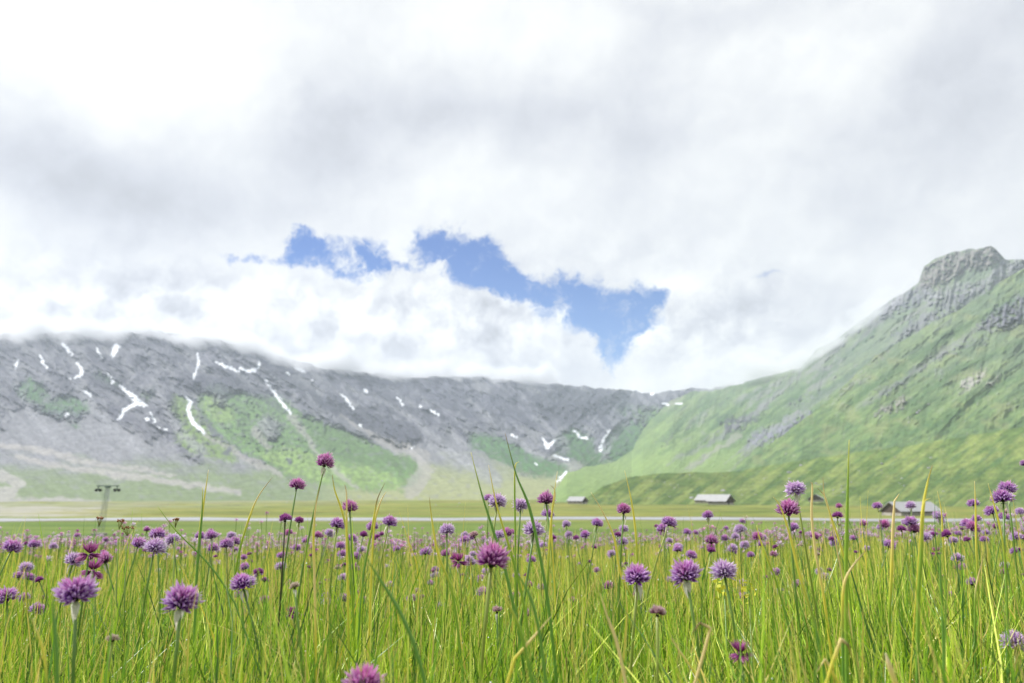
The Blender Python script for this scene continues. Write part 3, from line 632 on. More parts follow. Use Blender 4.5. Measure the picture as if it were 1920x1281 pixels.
# ------------------------------------------------------------------ shared bits for built objects
class MB:
    def __init__(s): s.v = []; s.f = []; s.c = []
    def add(s, v, f, c=None):
        o = len(s.v); s.v += [tuple(q) for q in v]; s.f += [[i+o for i in q] for q in f]
        s.c += (list(c) if c is not None and not isinstance(c, tuple) else [c or (1, 1, 1)]*len(v))
    def box(s, c, h, rz=0.0):
        cs, sn = math.cos(rz), math.sin(rz); v = []
        for z in (-1, 1):
            for x, y in ((-1, -1), (1, -1), (1, 1), (-1, 1)):
                a, b = x*h[0], y*h[1]; v.append((c[0]+a*cs-b*sn, c[1]+a*sn+b*cs, c[2]+z*h[2]))
        s.add(v, [[0, 3, 2, 1], [4, 5, 6, 7], [0, 1, 5, 4], [1, 2, 6, 5], [2, 3, 7, 6], [3, 0, 4, 7]])
    def tube(s, pts, rad, n=6, cols=None, flat=1.0):
        pts = [Vector(p) for p in pts]; v = []; c = []; f = []
        up0 = Vector((0, 1, 0))
        for i, p in enumerate(pts):
            t = (pts[min(i+1, len(pts)-1)] - pts[max(i-1, 0)]).normalized()
            a = t.cross(up0)
            a = a.normalized() if a.length > 1e-4 else Vector((1, 0, 0))
            b = a.cross(t).normalized()
            r = rad[i] if not isinstance(rad, (int, float)) else rad
            for k in range(n):
                w = 2*math.pi*k/n; v.append(p + a*(r*math.cos(w)) + b*(r*flat*math.sin(w))); c.append(cols[i] if cols else (1, 1, 1))
        for i in range(len(pts)-1):
            for k in range(n): f.append([i*n+k, i*n+(k+1) % n, (i+1)*n+(k+1) % n, (i+1)*n+k])
        f.append(list(range(n))[::-1]); f.append([(len(pts)-1)*n+k for k in range(n)])
        s.add(v, f, c)
    def mesh(s, name, mat, smooth=True):
        return np_mesh(name, s.v, s.f, np.array(s.c, dtype=float), smooth, [mat])
    def obj(s, name, mat, parent=None, smooth=False): return link(name, s.mesh(name, mat, smooth), parent)

# ------------------------------------------------------------------ barns, lift pylon, boulders
M_wood = mat_plain('weathered_wood', (.075, .055, .042), .85, .2, nscale=2.5, namt=.45, stretch=(1, 1, 8))
M_stone = mat_plain('barn_stone', (.33, .31, .28), .9, .2, nscale=1.6, namt=.4)
M_roof = mat_plain('pale_shingle_roof', (.31, .315, .33), .75, .3, nscale=.9, namt=.2, stretch=(1, 4, 4))
M_dark = mat_plain('dark_opening', (.02, .018, .016), .9, .1)
M_steel = mat_plain('galvanised_steel', (.13, .17, .16), .55, .4, metal=.3, nscale=5, namt=.2)
M_black = mat_plain('black_rubber', (.02, .02, .022), .6, .3)
M_orange = mat_plain('orange_paint', (.45, .12, .03), .5, .4)
def barn(px, py, d, length, width, eave, ridge, rz, label, pitch_over=.6, annex=None):
    p = at(px, py, d); z = float(ground_z(p.x, p.y)) if d < 420 else p.z
    t = empty('barn', (p.x, p.y, z - .1), label, 'barn', 'alpine barns on the valley floor', rz)
    L2, W2 = length/2, width/2
    b = MB(); b.box((0, 0, .45), (L2, W2, .55)); b.obj('stone_base', M_stone, t)
    w = MB(); w.box((0, 0, (1.0+eave)/2), (L2-.06, W2-.06, (eave-1.0)/2))
    for s in (-1, 1):
        x = s*(L2-.06)
        w.add([(x, -W2+.06, eave), (x, W2-.06, eave), (x, 0, ridge-.2), (x-s*.12, -W2+.06, eave), (x-s*.12, W2-.06, eave), (x-s*.12, 0, ridge-.2)], [[0, 1, 2], [3, 5, 4], [0, 2, 5, 3], [1, 4, 5, 2]])
    w.obj('plank_wall', M_wood, t)
    o = pitch_over; sl = (ridge-eave)/W2
    for s in (-1, 1):
        r = MB(); y0, z0, y1, z1 = 0, ridge, s*(W2+o), ridge - sl*(W2+o)
        v = []
        for x in (-L2-o, L2+o):
            v += [(x, y0, z0), (x, y1, z1), (x, y1, z1+.16), (x, y0, z0+.16)]
        r.add(v, [[0, 1, 5, 4], [1, 2, 6, 5], [2, 3, 7, 6], [0, 3, 2, 1], [4, 5, 6, 7], [0, 4, 7, 3]])
        rf = r.obj('roof', M_roof, t)
        e = MB(); e.box((0, y1, z1-.05), (L2+o-.02, .07, .09)); e.obj('eave_board', M_wood, rf)
    g = MB(); g.box((L2+.0, -W2*.25, 1.15), (.05, .75, 1.05)); dd = g.obj('door', M_dark, t)
    for k, y in enumerate((-W2*.62, W2*.45)):
        g = MB(); g.box((L2+.0, y, eave*.75), (.05, .35, .35)); g.obj('window', M_dark, t)
    for x in (-L2*.55, L2*.1, L2*.6):
        g = MB(); g.box((x, -W2, eave*.62), (.4, .05, .3)); g.obj('window', M_dark, t)
    if annex:
        r = MB(); r.box((-L2-annex*.5, .3, 1.2), (annex*.5, W2*.7, 1.3)); r.obj('lean_to', M_wood, t)
        q = MB(); v = []
        for x in (-L2-annex-.4, -L2-.05): v += [(x, -W2*.95, 2.3), (x, W2*.95, 2.3), (x, 0.1, ridge-.6), (x, -W2*.95, 2.46), (x, W2*.95, 2.46), (x, 0.1, ridge-.44)]
        q.add(v, [[0, 1, 7, 6], [1, 2, 8, 7], [2, 0, 6, 8], [3, 9, 10, 4], [4, 10, 11, 5], [5, 11, 9, 3], [0, 3, 5, 2], [2, 5, 4, 1], [6, 8, 11, 9], [7, 10, 11, 8]]); q.obj('roof', M_roof, t)
    return t
barn(1083, 944.5, 470, 9, 7.5, 1.8, 4.0, -.55, 'small grey-roofed barn alone at the mouth of the sunlit side valley', 0.6)
barn(1352, 946, 430, 10.5, 8.5, 2.2, 5.2, -.8, 'wide barn with a bright roof and brown gable under the dark green foothill', .8)
barn(1322, 943.0, 455, 8, 8, 1.8, 4.6, -.8, 'low grey barn half hidden behind the left end of the wide bright-roofed barn', .5)
barn(1530, 940.5, 480, 8.5, 8, 1.8, 4.3, 1.15, 'little dark-fronted barn by itself between the two larger barns', .5)
barn(1708, 966, 262, 15.5, 8.5, 1.7, 4.3, .3, 'nearest barn, a long one with a pale sheet roof rising behind the purple flowers', .6)

def pylon():
    d = 139.0; p = at(190, 1000, d); k = d/F_PX
    t = empty('lift_pylon', (p.x, p.y, p.z-.4), 'lattice lift pylon with a cross arm and two hanging wheel sets, standing on the plain', 'pylon')
    hgt = 84*k + .4; m = MB(); lean = .6
    def ring(z):
        a = .42 - .22*z/hgt; x0 = lean*z/hgt - .2
        return [Vector((x0 + a*sx, a*sy, z)) for sx, sy in ((-1, -1), (1, -1), (1, 1), (-1, 1))]
    zs = [hgt*i/6 for i in range(7)]
    for i in range(6):
        A, B = ring(zs[i]), ring(zs[i+1])
        for q in range(4):
            m.tube([A[q], B[q]], .032, 4); r = (q+1) % 4
            m.tube([A[q], B[r]] if i % 2 else [A[r], B[q]], .017, 4); m.tube([B[q], B[r]], .015, 4)
    m.obj('lattice_mast', M_steel, t)
    b = MB(); b.box((-.3, 0, .1), (.9, .9, .35)); b.obj('concrete_footing', M_stone, t)
    a = MB(); ztop = hgt + .1; x0 = lean - .2
    a.box((x0, 0, ztop), (1.9, .09, .08)); a.box((x0, 0, ztop-.2), (.35, .35, .16)); a.obj('cross_arm', M_steel, t)
    for s in (-1, 1):
        h = MB(); h.box((x0+s*1.6, 0, ztop-.35), (.07, .07, .28)); h.box((x0+s*1.6, 0, ztop-.62), (.45, .08, .07)); ho = h.obj('hanger', M_steel, t)
        for u in (-.33, .33):
            w = MB(); n = 12
            v = [(x0+s*1.6+u+.26*math.cos(2*math.pi*i/n), y, ztop-.72+.26*math.sin(2*math.pi*i/n)) for y in (-.12, .12) for i in range(n)]
            w.add(v, [list(range(n)), list(range(n, 2*n))[::-1]] + [[i, i+n, (i+1) % n+n, (i+1) % n] for i in range(n)]); w.obj('wheel', M_black, ho)
        c = MB(); c.box((x0+s*2.02, 0, ztop-.62), (.06, .1, .13)); c.obj('end_plate', M_orange, ho)
    lg = MB()
    for i in range(14): lg.tube([(x0*.0-.62+.02*i, -.62+.02*i, 1+i*.45), (-.22+.02*i, -.62+.02*i, 1+i*.45)], .02, 4)
    lg.obj('ladder', M_steel, t)
pylon()

def boulder_mesh(seed, name='boulder'):
    import bmesh
    bm = bmesh.new(); bmesh.ops.create_icosphere(bm, subdivisions=3, radius=1.0); r = random.Random(seed)
    pl = [(Vector((r.uniform(-1, 1), r.uniform(-1, 1), r.uniform(-.3, 1))).normalized(), r.uniform(.55, .85)) for _ in range(9)]
    for v in bm.verts:
        for nrm, dd in pl:
            e = v.co.dot(nrm) - dd
            if e > 0: v.co -= nrm*e
        v.co.z *= .62
    me = bpy.data.meshes.new(name); bm.to_mesh(me); bm.free(); me.materials.append(M_bould); return me
M_bould = mat_plain('boulder_rock', (.26, .26, .28), .9, .2, nscale=2.2, namt=.45)
_bm = [boulder_mesh(i) for i in range(5)]
def boulder(px, py, wpx, sheet, label, group):
    d = float(sheet.depth(np.array([px]), np.array([py]))[0]) if sheet else (H-PLAIN)*F_PX/max(py-HOR, 6)
    p = at(px, py, d); k = wpx/2*d/F_PX
    if not sheet: p.z = float(ground_z(p.x, p.y))
    o = link('boulder', _bm[random.randrange(5)], loc=(p.x, p.y, p.z + .15*k), rot=(0, 0, random.uniform(0, 6)))
    o.scale = (k, k, k*random.uniform(.8, 1.25)); tag(o, label, 'boulder', group)
for (x, y, w, sh, lb) in [
    (1357, 922, 13, foot, 'largest grey boulder on the dark foothill, right above the wide barn'), (1479, 887, 11, foot, 'pointed grey boulder high on the foothill below the long rock band'),
    (1297, 935, 9, foot, 'dark low boulder at the foothill edge between two barns'), (1389, 921, 6, foot, 'small pale boulder to the right of the largest foothill boulder'),
    (1502, 873, 7, foot, 'dark boulder uphill of the pointed grey boulder'), (536, 931, 13, None, 'dark square boulder on the plain left of the tallest flower'), (511, 932, 8, None, 'low dark boulder beside the square one on the plain'),
    (275, 931, 8, None, 'pale boulder on the plain to the right of the lift pylon'), (397, 925.5+8, 7, None, 'grey boulder on the plain beyond the yellow leaf tips'), (219, 928+6, 8, None, 'flat pale boulder right behind the pylon arm'), (38, 932, 6, None, 'lone dark boulder at the far left of the plain'),
    (716, 903, 7, back, 'bright white boulder on the pale fan in the middle of the valley'), (424, 845, 9, back, 'grey crag boulder on the green slope beside the stony gully')]:
    boulder(x, y, w, sh, lb, 'single boulders on the valley sides')
rb = random.Random(12)
for i in range(70):
    x = rb.uniform(1190, 1915); y = rb.uniform(float(interp([(1190, 900), (1500, 872), (1915, 815)], x)), 932)
    boulder(x, y, rb.choice([2.5, 3, 3.5, 4.5, 6]), foot, 'small grey boulder scattered on the green foothill above the barns', 'small boulders on the foothill')
for i in range(34):
    x = rb.uniform(1620, 1915); y = rb.uniform(690, 800)
    boulder(x, y, rb.choice([3, 4, 5, 7]), shoulder, 'pale boulder lying on the high green shoulder under the peak', 'pale boulders on the high shoulder')
for i in range(26):
    x = rb.uniform(10, 900); y = rb.uniform(933, 948)
    boulder(x, y, rb.choice([2, 2.5, 3, 4]), None, 'tiny dark boulder strewn on the plain beyond the river', 'tiny boulders on the plain')
for i in range(22):
    x = rb.uniform(560, 800); y = rb.uniform(845, 905)
    boulder(x, y, rb.choice([2.5, 3, 4]), back, 'small stone block on the green slope left of the valley head', 'stone blocks on the green slope')

# ------------------------------------------------------------------ chive flowers
M_petal = mat_attr('petal', .55, transl=.28, spec=.25)
M_leaf = mat_attr('leaf', .36, transl=.20, spec=.5)
M_paper = mat_attr('papery_bract', .7, transl=.5, spec=.2)
V3 = Vector
def lerp3(a, b, t): return tuple(a[i]+(b[i]-a[i])*t for i in range(3))
PAL = {  # base, middle, tip ; young centre
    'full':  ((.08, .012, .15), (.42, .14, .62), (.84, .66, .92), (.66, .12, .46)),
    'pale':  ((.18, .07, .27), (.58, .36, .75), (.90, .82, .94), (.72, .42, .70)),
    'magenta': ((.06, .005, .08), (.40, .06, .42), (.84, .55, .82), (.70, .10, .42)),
    'dark':  ((.045, .005, .07), (.24, .03, .27), (.56, .20, .56), (.40, .04, .24)),
    'wither': ((.10, .05, .06), (.46, .34, .30), (.74, .64, .54), (.40, .28, .24)),
    'pinkwither': ((.07, .015, .05), (.38, .16, .28), (.80, .62, .62), (.55, .30, .36)),
}
def floret(mb, base, u, L, wid, flare, pal, young, r, npet=6):
    """one small bell of pointed petals growing from base along u"""
    u = u.normalized(); a = u.orthogonal().normalized(); b = u.cross(a)
    c0, c1, c2, cy_ = pal; ph = r.uniform(0, 6.28)
    sh = r.uniform(.78, 1.18)
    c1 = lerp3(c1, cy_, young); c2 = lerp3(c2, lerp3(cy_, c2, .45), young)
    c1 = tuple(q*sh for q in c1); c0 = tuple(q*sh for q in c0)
    # pedicel
    for k in range(npet):
        w = ph + 2*math.pi*k/npet; rd = a*math.cos(w)+b*math.sin(w); tg = -a*math.sin(w)+b*math.cos(w)
        l = L*r.uniform(.86, 1.12); fl = flare*r.uniform(.7, 1.35)
        m1 = base + u*l*.50 + rd*l*.24*(.6+fl); tip = base + u*l*(1-.12*fl) + rd*l*(.16+.42*fl)
        m1c = m1 + rd*l*.05
        w2 = wid*L*r.uniform(.85, 1.25)
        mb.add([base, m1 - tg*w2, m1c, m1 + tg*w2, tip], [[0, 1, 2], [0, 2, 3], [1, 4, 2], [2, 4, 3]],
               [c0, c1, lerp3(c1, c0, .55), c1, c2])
def head_mesh(kind, seed, n=44, maxpol=118, flat=.82, shape='dome'):
    r = random.Random(seed); mb = MB(); pal = PAL[kind]; G = math.pi*(3-5**.5)
    cmax = math.cos(math.radians(maxpol)); R = 1.0
    for i in range(n):
        cz = 1 - (i+.5)/n*(1-cmax); s = math.sqrt(max(0, 1-cz*cz)); w = i*G + r.uniform(-.2, .2)
        u = V3((s*math.cos(w), s*math.sin(w), cz + r.uniform(-.08, .08))).normalized()
        young = max(0, min(1, (cz-.35)/.5))*r.uniform(.3, 1) if kind not in ('wither',) else 0
        rr = R*r.uniform(.80, 1.14)
        if shape == 'bud': u = V3((u.x*.62, u.y*.62, u.z+.35)).normalized(); rr *= .92
        base = V3((u.x*.20, u.y*.20, u.z*.16))*(1)
        L = rr*(.80 if young < .5 else .70); fl = .34*(1-young*.75)*(.5 if shape == 'bud' else 1)
        tipdir = (u + V3((0, 0, -.12 if cz < .1 else 0))).normalized()
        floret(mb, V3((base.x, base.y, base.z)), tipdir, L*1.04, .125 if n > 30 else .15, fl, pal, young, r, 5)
    # scale: 1 unit = head radius; z flattened, seat at origin
    mb.v = [(x, y, (z+.12)*flat) for x, y, z in mb.v]
    # dark receptacle
    m2 = MB(); m2.tube([(0, 0, -.06), (0, 0, .02), (0, 0, .12), (0, 0, .2)], [.10, .18, .20, .05], 8, [(.03, .035, .02)]*4); mb.add(m2.v, m2.f, m2.c)
    return mb.mesh('flower_head', M_petal, False)
def droop_mesh(seed):
    r = random.Random(seed); mb = MB()
    for i in range(11):
        w = i*2.4; s = .9 if i > 4 else .45; u = V3((s*math.cos(w), s*math.sin(w), .75 if i <= 4 else -.05-.5*r.random())).normalized()
        floret(mb, u*.12, u, 1.25*r.uniform(.8, 1.1), .085, .07, ((.04, .003, .05), (.26, .025, .20), (.66, .28, .56), (.45, .07, .32)), .5 if i <= 4 else .2, r)
    return mb.mesh('flower_head', M_petal, False)
def bud_mesh(seed):
    mb = MB(); c = [(.30, .30, .16), (.38, .30, .26), (.50, .36, .36), (.55, .42, .36), (.62, .55, .38)]
    mb.tube([(0, 0, 0), (0, 0, .35), (0, 0, .9), (.02, 0, 1.5), (.05, 0, 2.1)], [.16, .55, .72, .42, .03], 9, c); return mb.mesh('flower_head', M_paper)
def bract_mesh(seed):
    r = random.Random(seed); mb = MB()
    for k in range(2):
        w = r.uniform(0, 6.28) if k == 0 else w+math.pi+r.uniform(-.6, .6)
        d = V3((math.cos(w), math.sin(w), 0)); t = V3((-math.sin(w), math.cos(w), 0)); L = r.uniform(.7, 1.3)
        cols = [(.62, .62, .52), (.74, .72, .64), (.74, .70, .64), (.70, .62, .58)]
        p = [V3((0, 0, .02)), d*.26+V3((0, 0, -.22*L)), d*.30+V3((0, 0, -.62*L)), d*.16+V3((0, 0, -1.05*L))]
        ws = [.07, .20, .13, .02]; v = []; c = []
        for q, ww, cc in zip(p, ws, cols): v += [q-t*ww, q+d*.05, q+t*ww]; c += [cc, lerp3(cc, (.5, .5, .4), .4), cc]
        f = []
        for i in range(3):
            for j in range(2): a = i*3+j; f.append([a, a+1, a+4, a+3])
        mb.add(v, f, c)
    return mb.mesh('bract', M_paper)
HEADS = {
    'full': [head_mesh('full', i, 46, 86, 1.15) for i in range(5)],
    'pale': [head_mesh('pale', 10+i, 44, 96, 1.08) for i in range(4)],
    'magenta': [head_mesh('magenta', 20+i, 44, 80, 1.30) for i in range(4)],
    'dark': [head_mesh('dark', 30+i, 34, 100, 1.0, 'bud') for i in range(4)],
    'wither': [head_mesh('wither', 40+i, 26, 100, .85, 'bud') for i in range(2)],
    'pinkwither': [head_mesh('pinkwither', 50+i, 28, 90, .95, 'bud') for i in range(2)],
    'droop': [droop_mesh(60+i) for i in range(2)], 'bud': [bud_mesh(1)]}
BRACTS = [bract_mesh(i) for i in range(5)]
_stemcol = [((.13, .24, .045), (.16, .28, .05)), ((.09, .19, .05), (.13, .24, .055)), ((.20, .28, .05), (.26, .32, .06))]
rs = random.Random(21)
def flower(P, wid, kind, label, group=None, lean=None, tilt=None, darkstem=False, bract=True, simple=False):
    """P: centre of the head in the world, wid: head width in metres"""
    R = wid/2*.93; lx = rs.gauss(0, .035) if lean is None else lean
    ly = rs.gauss(0, .02)
    bx, by = P.x - lx, P.y - ly; gz = float(ground_z(bx, by)) - .01
    t = empty('chive_flower', (bx, by, gz), label, 'flower', group)
    top = V3((lx, ly, P.z - gz - R*.46)); pts = []; hh = top.z
    bow = rs.gauss(0, .012)
    for i in range(8):
        q = i/7; pts.append(V3((lx*q**1.6 + bow*math.sin(q*math.pi), ly*q**1.4, hh*q)))
    tg = (pts[-1]-pts[-2]).normalized()
    c0, c1 = ((.05, .05, .03), (.07, .07, .035)) if darkstem else rs.choice(_stemcol)
    rad = max(.0011, .042*wid)*(1.15 if not simple else .9)
    mb = MB(); mb.tube(pts, [rad*1.25, rad*1.2, rad*1.15, rad*1.1, rad*1.05, rad, rad*.9, rad*.85], 6 if not simple else 4, [lerp3(c0, c1, i/7) for i in range(8)])
    link('stem', mb.mesh('stem', M_leaf), t)
    if tilt is None: tilt = (rs.gauss(0, .12), rs.gauss(0, .10))
    rot = V3((0, 0, 1)).rotation_difference(tg).to_matrix() @ Matrix.Rotation(tilt[1], 3, 'Y') @ Matrix.Rotation(tilt[0], 3, 'X') @ Matrix.Rotation(rs.uniform(0, 6.28), 3, 'Z')
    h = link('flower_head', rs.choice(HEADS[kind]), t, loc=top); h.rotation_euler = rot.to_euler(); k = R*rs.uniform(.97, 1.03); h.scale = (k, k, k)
    if bract and not simple and kind != 'bud':
        b = link('bract', rs.choice(BRACTS), t, loc=top - tg*R*.05); b.rotation_euler = rot.to_euler(); b.scale = (R*.95,)*3
    return t
# (photo x, y of the head, width in photo pixels, kind, stem lean in m, label, real width in m)
FL = [
 (145, 1106, 80, 'full', .0, 'big blurred purple chive flower at the left, closest of the left-hand group'),
 (340, 1121, 76, 'full', .005, 'big violet chive flower bent sideways, second large one from the left'),
 (921, 1046, 72, 'magenta', -.01, 'big chive flower with a bright magenta crown in the middle of the meadow'),
 (685, 1284, 88, 'magenta', .0, 'magenta chive flower cut off by the bottom edge of the picture'),
 (1195, 1077, 62, 'full', .012, 'round lilac chive flower on a straight yellow-green stem, left of a similar pair'),
 (1287, 1071, 66, 'full', -.02, 'wide lilac chive flower with a white papery bract hanging below it'),
 (1358, 1066, 54, 'pale', -.03, 'pale lavender chive flower on a thin bowed stem right of the two lilac ones'),
 (1232, 1146, 42, 'pinkwither', -.01, 'fading dusty pink chive head with drooping lower petals among the grass'),
 (1388, 1216, 42, 'droop', .02, 'small ragged magenta chive flower low in the grass with star-like petals'),
 (457, 1091, 50, 'full', .0, 'purple and white-tipped chive flower standing alone above the grass, mid left'),
 (290, 1021, 46, 'pale', .0, 'pale purple chive flower in front of a tight cluster below the pylon'),
 (608, 866, 40, 'magenta', .03, 'tallest chive flower, magenta and purple, standing highest against the green slope'),
 (556, 909, 35, 'magenta', .01, 'second tallest chive flower, left of the tallest one'),
 (535, 971, 32, 'dark', .0, 'dark maroon chive head on a blackish stem'),
 (561, 975, 24, 'dark', .0, 'small dark pink chive head touching the maroon one'),
 (553, 1097, 28, 'wither', .0, 'dried tan chive seed head among the tall leaves left of the middle'),
 (212, 1195, 32, 'wither', .0, 'dried beige chive head low in the grass at the left'),
 (632, 981, 33, 'full', .0, 'violet chive flower with a large white bract, just right of the tallest stem'),
 (656, 951, 34, 'magenta', .0, 'magenta chive flower crossed by a yellow leaf, right of the tallest flower'),
 (729, 977, 32, 'full', .0, 'round pinkish purple chive flower against the river'),
 (681, 1001, 22, 'dark', .0, 'small dark purple chive head low between two rounder ones'),
 (699, 986, 27, 'full', .0, 'purple chive flower behind a forked yellow leaf'),
 (716, 1001, 14, 'dark', .0, 'tiny dark red chive bud below the round pinkish flower'),
 (838, 991, 34, 'pale', -.03, 'pale lilac chive flower leaning left in front of the plain'),
 (872, 1011, 22, 'full', .0, 'half-hidden purple chive flower left of the white dry bract'),
 (860, 1047, 32, 'droop', .0, 'ragged dark pink chive flower left of the big magenta-crowned one'),
 (932, 936, 40, 'pale', .0, 'pale lilac chive flower pierced by a yellow leaf above the river'),
 (916, 933, 22, 'full', .0, 'small lilac chive flower tucked behind the left side of the pierced one'),
 (976, 944, 34, 'pale', .0, 'pinkish lilac chive flower with hanging petals, between two taller stems'),
 (1024, 936, 38, 'magenta', .0, 'bright magenta chive flower touching the foot of the far scree slope'),
 (1026, 963, 26, 'full', .0, 'small lilac chive flower right under the bright magenta one'),
 (1001, 989, 44, 'pale', .0, 'large pale pink chive flower above the big magenta-crowned flower'),
 (1062, 981, 20, 'pale', .0, 'small lilac chive flower beside yellow leaves at the river edge'),
 (932, 1143, 28, 'pinkwither', .0, 'pinkish chive head half hidden behind the stem of the big middle flower'),
 (1169, 956, 33, 'magenta', -.01, 'magenta chive flower alone in front of the river, right of the smallest barn'),
 (1119, 980, 26, 'full', .0, 'purple chive flower just below and left of the lone magenta one'),
 (1158, 1002, 19, 'dark', .0, 'small dark purple chive head under the lone magenta flower'),
 (1080, 1008, 17, 'dark', .0, 'tiny dark purple chive head in the blossom band right of the tall leaves'),
 (1253, 978, 32, 'full', .0, 'purple chive flower at the front of a touching pair by the river'),
 (1243, 990, 26, 'full', .0, 'purple chive flower at the back of a touching pair by the river'),
 (1231, 986, 11, 'dark', .0, 'tiny dark chive bud at the left of a touching pair'),
 (1327, 965, 24, 'full', -.02, 'conical lilac chive flower in front of the river below the wide barn'),
 (1333, 1031, 23, 'dark', .0, 'dark purple chive head above the pale lavender flower'),
 (1388, 990, 25, 'pale', .0, 'white-topped chive flower right of the conical lilac one'),
 (1361, 990, 12, 'full', .0, 'tiny round purple chive flower left of the white-topped one'),
 (1391, 977, 14, 'full', .0, 'tiny round purple chive flower just above the white-topped one'),
 (1303, 998, 14, 'full', .0, 'tiny purple chive flower at the edge of the blossom band below the wide barn'),
 (1492, 913, 44, 'pale', -.05, 'tall pale purple chive flower on a crooked stem against the foothill'),
 (1478, 956, 46, 'magenta', .0, 'spiky magenta chive flower with a white top just below the crooked-stemmed one'),
 (1570, 966, 25, 'dark', .0, 'dark magenta chive flower left of the tall bright green leaf'),
 (1573, 949, 15, 'magenta', .0, 'small magenta chive head on top of the dark one by the tall green leaf'),
 (1620, 982, 17, 'magenta', .0, 'small dark pink chive head left of the nearest barn'),
 (1707, 977, 28, 'full', .0, 'purple chive flower in the cluster below the roof of the nearest barn'),
 (1690, 991, 23, 'dark', .0, 'dark chive head at the left of the cluster below the nearest barn'),
 (1713, 992, 28, 'magenta', .0, 'oval magenta chive head at the front of the cluster below the nearest barn'),
 (1650, 988, 16, 'pale', .0, 'small pale chive flower left of the cluster below the nearest barn'),
 (1707, 946, 22, 'pale', .0, 'lilac chive flower seen in front of the roof of the nearest barn'),
 (1752, 1001, 17, 'dark', .0, 'small maroon chive head right of the yellow leaf with a brown tip'),
 (1776, 1001, 26, 'dark', .0, 'dark chive flower in the blossom band right of the nearest barn'),
 (1760, 966, 23, 'pale', .0, 'pale lilac chive flower at the right end of the nearest barn'),
 (1755, 1032, 19, 'droop', .0, 'ragged dark chive flower low in the grass below the nearest barn'),
 (1825, 943, 24, 'full', .0, 'lilac chive flower on a curved stem left of the cluster at the right'),
 (1821, 988, 28, 'magenta', .0, 'magenta and purple chive flower with a greenish bract near the right side'),
 (1888, 914, 37, 'full', .02, 'purple and white chive flower at the top of the cluster on the right'),
 (1880, 931, 42, 'full', .02, 'wide violet chive flower behind the top one of the cluster on the right'),
 (1861, 957, 30, 'full', .0, 'violet chive flower at the lower left of the cluster on the right'),
 (1882, 968, 24, 'full', .0, 'violet chive flower under the brown bud in the cluster on the right'),
 (1861, 938, 12, 'bud', .0, 'closed white and brown chive bud in the cluster on the right'),
 (1886, 960, 12, 'bud', .0, 'closed brownish pink chive bud, lower one in the cluster on the right'),
 (1902, 1199, 52, 'pale', .04, 'pale violet chive flower cut by the right edge of the picture, low in the grass'),
 (1921, 868, 18, 'full', .03, 'lilac chive flower barely peeking in high at the right edge'),
 (1912, 957, 22, 'pale', .0, 'pale chive flower at the right edge level with the closed buds'),
 (22, 1024, 38, 'full', .07, 'purple chive flower on a stem leaning right at the left edge'),
 (50, 1018, 14, 'dark', .0, 'tiny dark purple chive head right of the leaning flower at the left edge'),
 (15, 1116, 44, 'full', .0, 'purple chive flower with white-pink top cut by the left edge'),
 (138, 1047, 38, 'pale', .0, 'pale white-fringed chive flower left of the ragged dark pink whorl'),
 (168, 1030, 40, 'droop', .0, 'ragged deep pink chive flower with upright petals above the big left flower'),
 (174, 1062, 38, 'droop', .0, 'ragged deep pink chive whorl right below the upright-petalled one'),
 (199, 1048, 32, 'magenta', .0, 'reddish purple chive flower right of the ragged deep pink ones'),
 (176, 1082, 30, 'magenta', .0, 'magenta chive flower behind the top of the big left flower'),
 (49, 1062, 28, 'pale', .0, 'light purple chive flower crossed by a tan stalk at the left'),
 (36, 1078, 24, 'full', .0, 'violet chive flower at the lower left of the one crossed by a tan stalk'),
 (75, 1086, 22, 'dark', .0, 'dark magenta chive head on a thin dark stem at the left'),
 (47, 1119, 26, 'full', .0, 'violet chive flower right of the one cut by the left edge'),
 (68, 1140, 32, 'full', .0, 'purple chive flower below the dark magenta head at the left'),
 (83, 1120, 16, 'dark', .0, 'small dark chive head left of the big blurred flower'),
 (259, 1018, 32, 'full', .0, 'purple chive flower at the left of the tight cluster below the pylon'),
 (276, 993, 17, 'dark', .0, 'dark chive head at the top of the tight cluster below the pylon'),
 (295, 1001, 34, 'full', .0, 'lilac chive flower behind the pale one in the tight cluster'),
 (325, 1008, 30, 'pale', .0, 'whitish chive flower at the right of the tight cluster below the pylon'),
 (397, 1003, 29, 'full', .0, 'lilac chive flower against the plain, left of a similar lower one'),
 (425, 1019, 32, 'full', .0, 'lilac chive flower against the plain, lower of two similar ones'),
 (484, 1071, 24, 'dark', .0, 'dark magenta chive flower right above the lone white-tipped one'),
 (470, 1052, 12, 'dark', .0, 'tiny dark chive bud above the lone white-tipped flower'),
 (548, 1144, 24, 'droop', .0, 'drooping violet petals of a spent chive flower beneath the tan seed head'),
 (145, 1003, 13, 'full', .0, 'tiny purple chive flower left of the pylon foot'),
 (198, 1011, 14, 'full', .0, 'tiny round purple chive flower at the foot of the pylon'),
 (196, 1040, 20, 'full', .0, 'blurred lilac chive flower behind the reddish purple one at the left'),
 (890, 1002, 26, 'pinkwither', .0, 'faded grey-violet chive head beside a white dry bract in the middle'),
 (950, 1000, 26, 'magenta', .0, 'magenta chive flower behind the crown of the big middle flower'),
 (1037, 1008, 18, 'dark', .0, 'small dark chive head right of the large pale pink flower'),
 (1430, 1008, 20, 'full', .0, 'small purple chive flower left of the spiky magenta one'),
 (1360, 1008, 18, 'full', .0, 'small purple chive flower under the tiny round ones by the river'),
 (1560, 1010, 18, 'dark', .0, 'small dark chive flower below the dark magenta one'),
 (1600, 1008, 16, 'full', .0, 'small violet chive flower right of the tall bright green leaf'),
 (1790, 1063, 14, 'dark', .0, 'tiny dark chive head low in the grass at the right'),
]
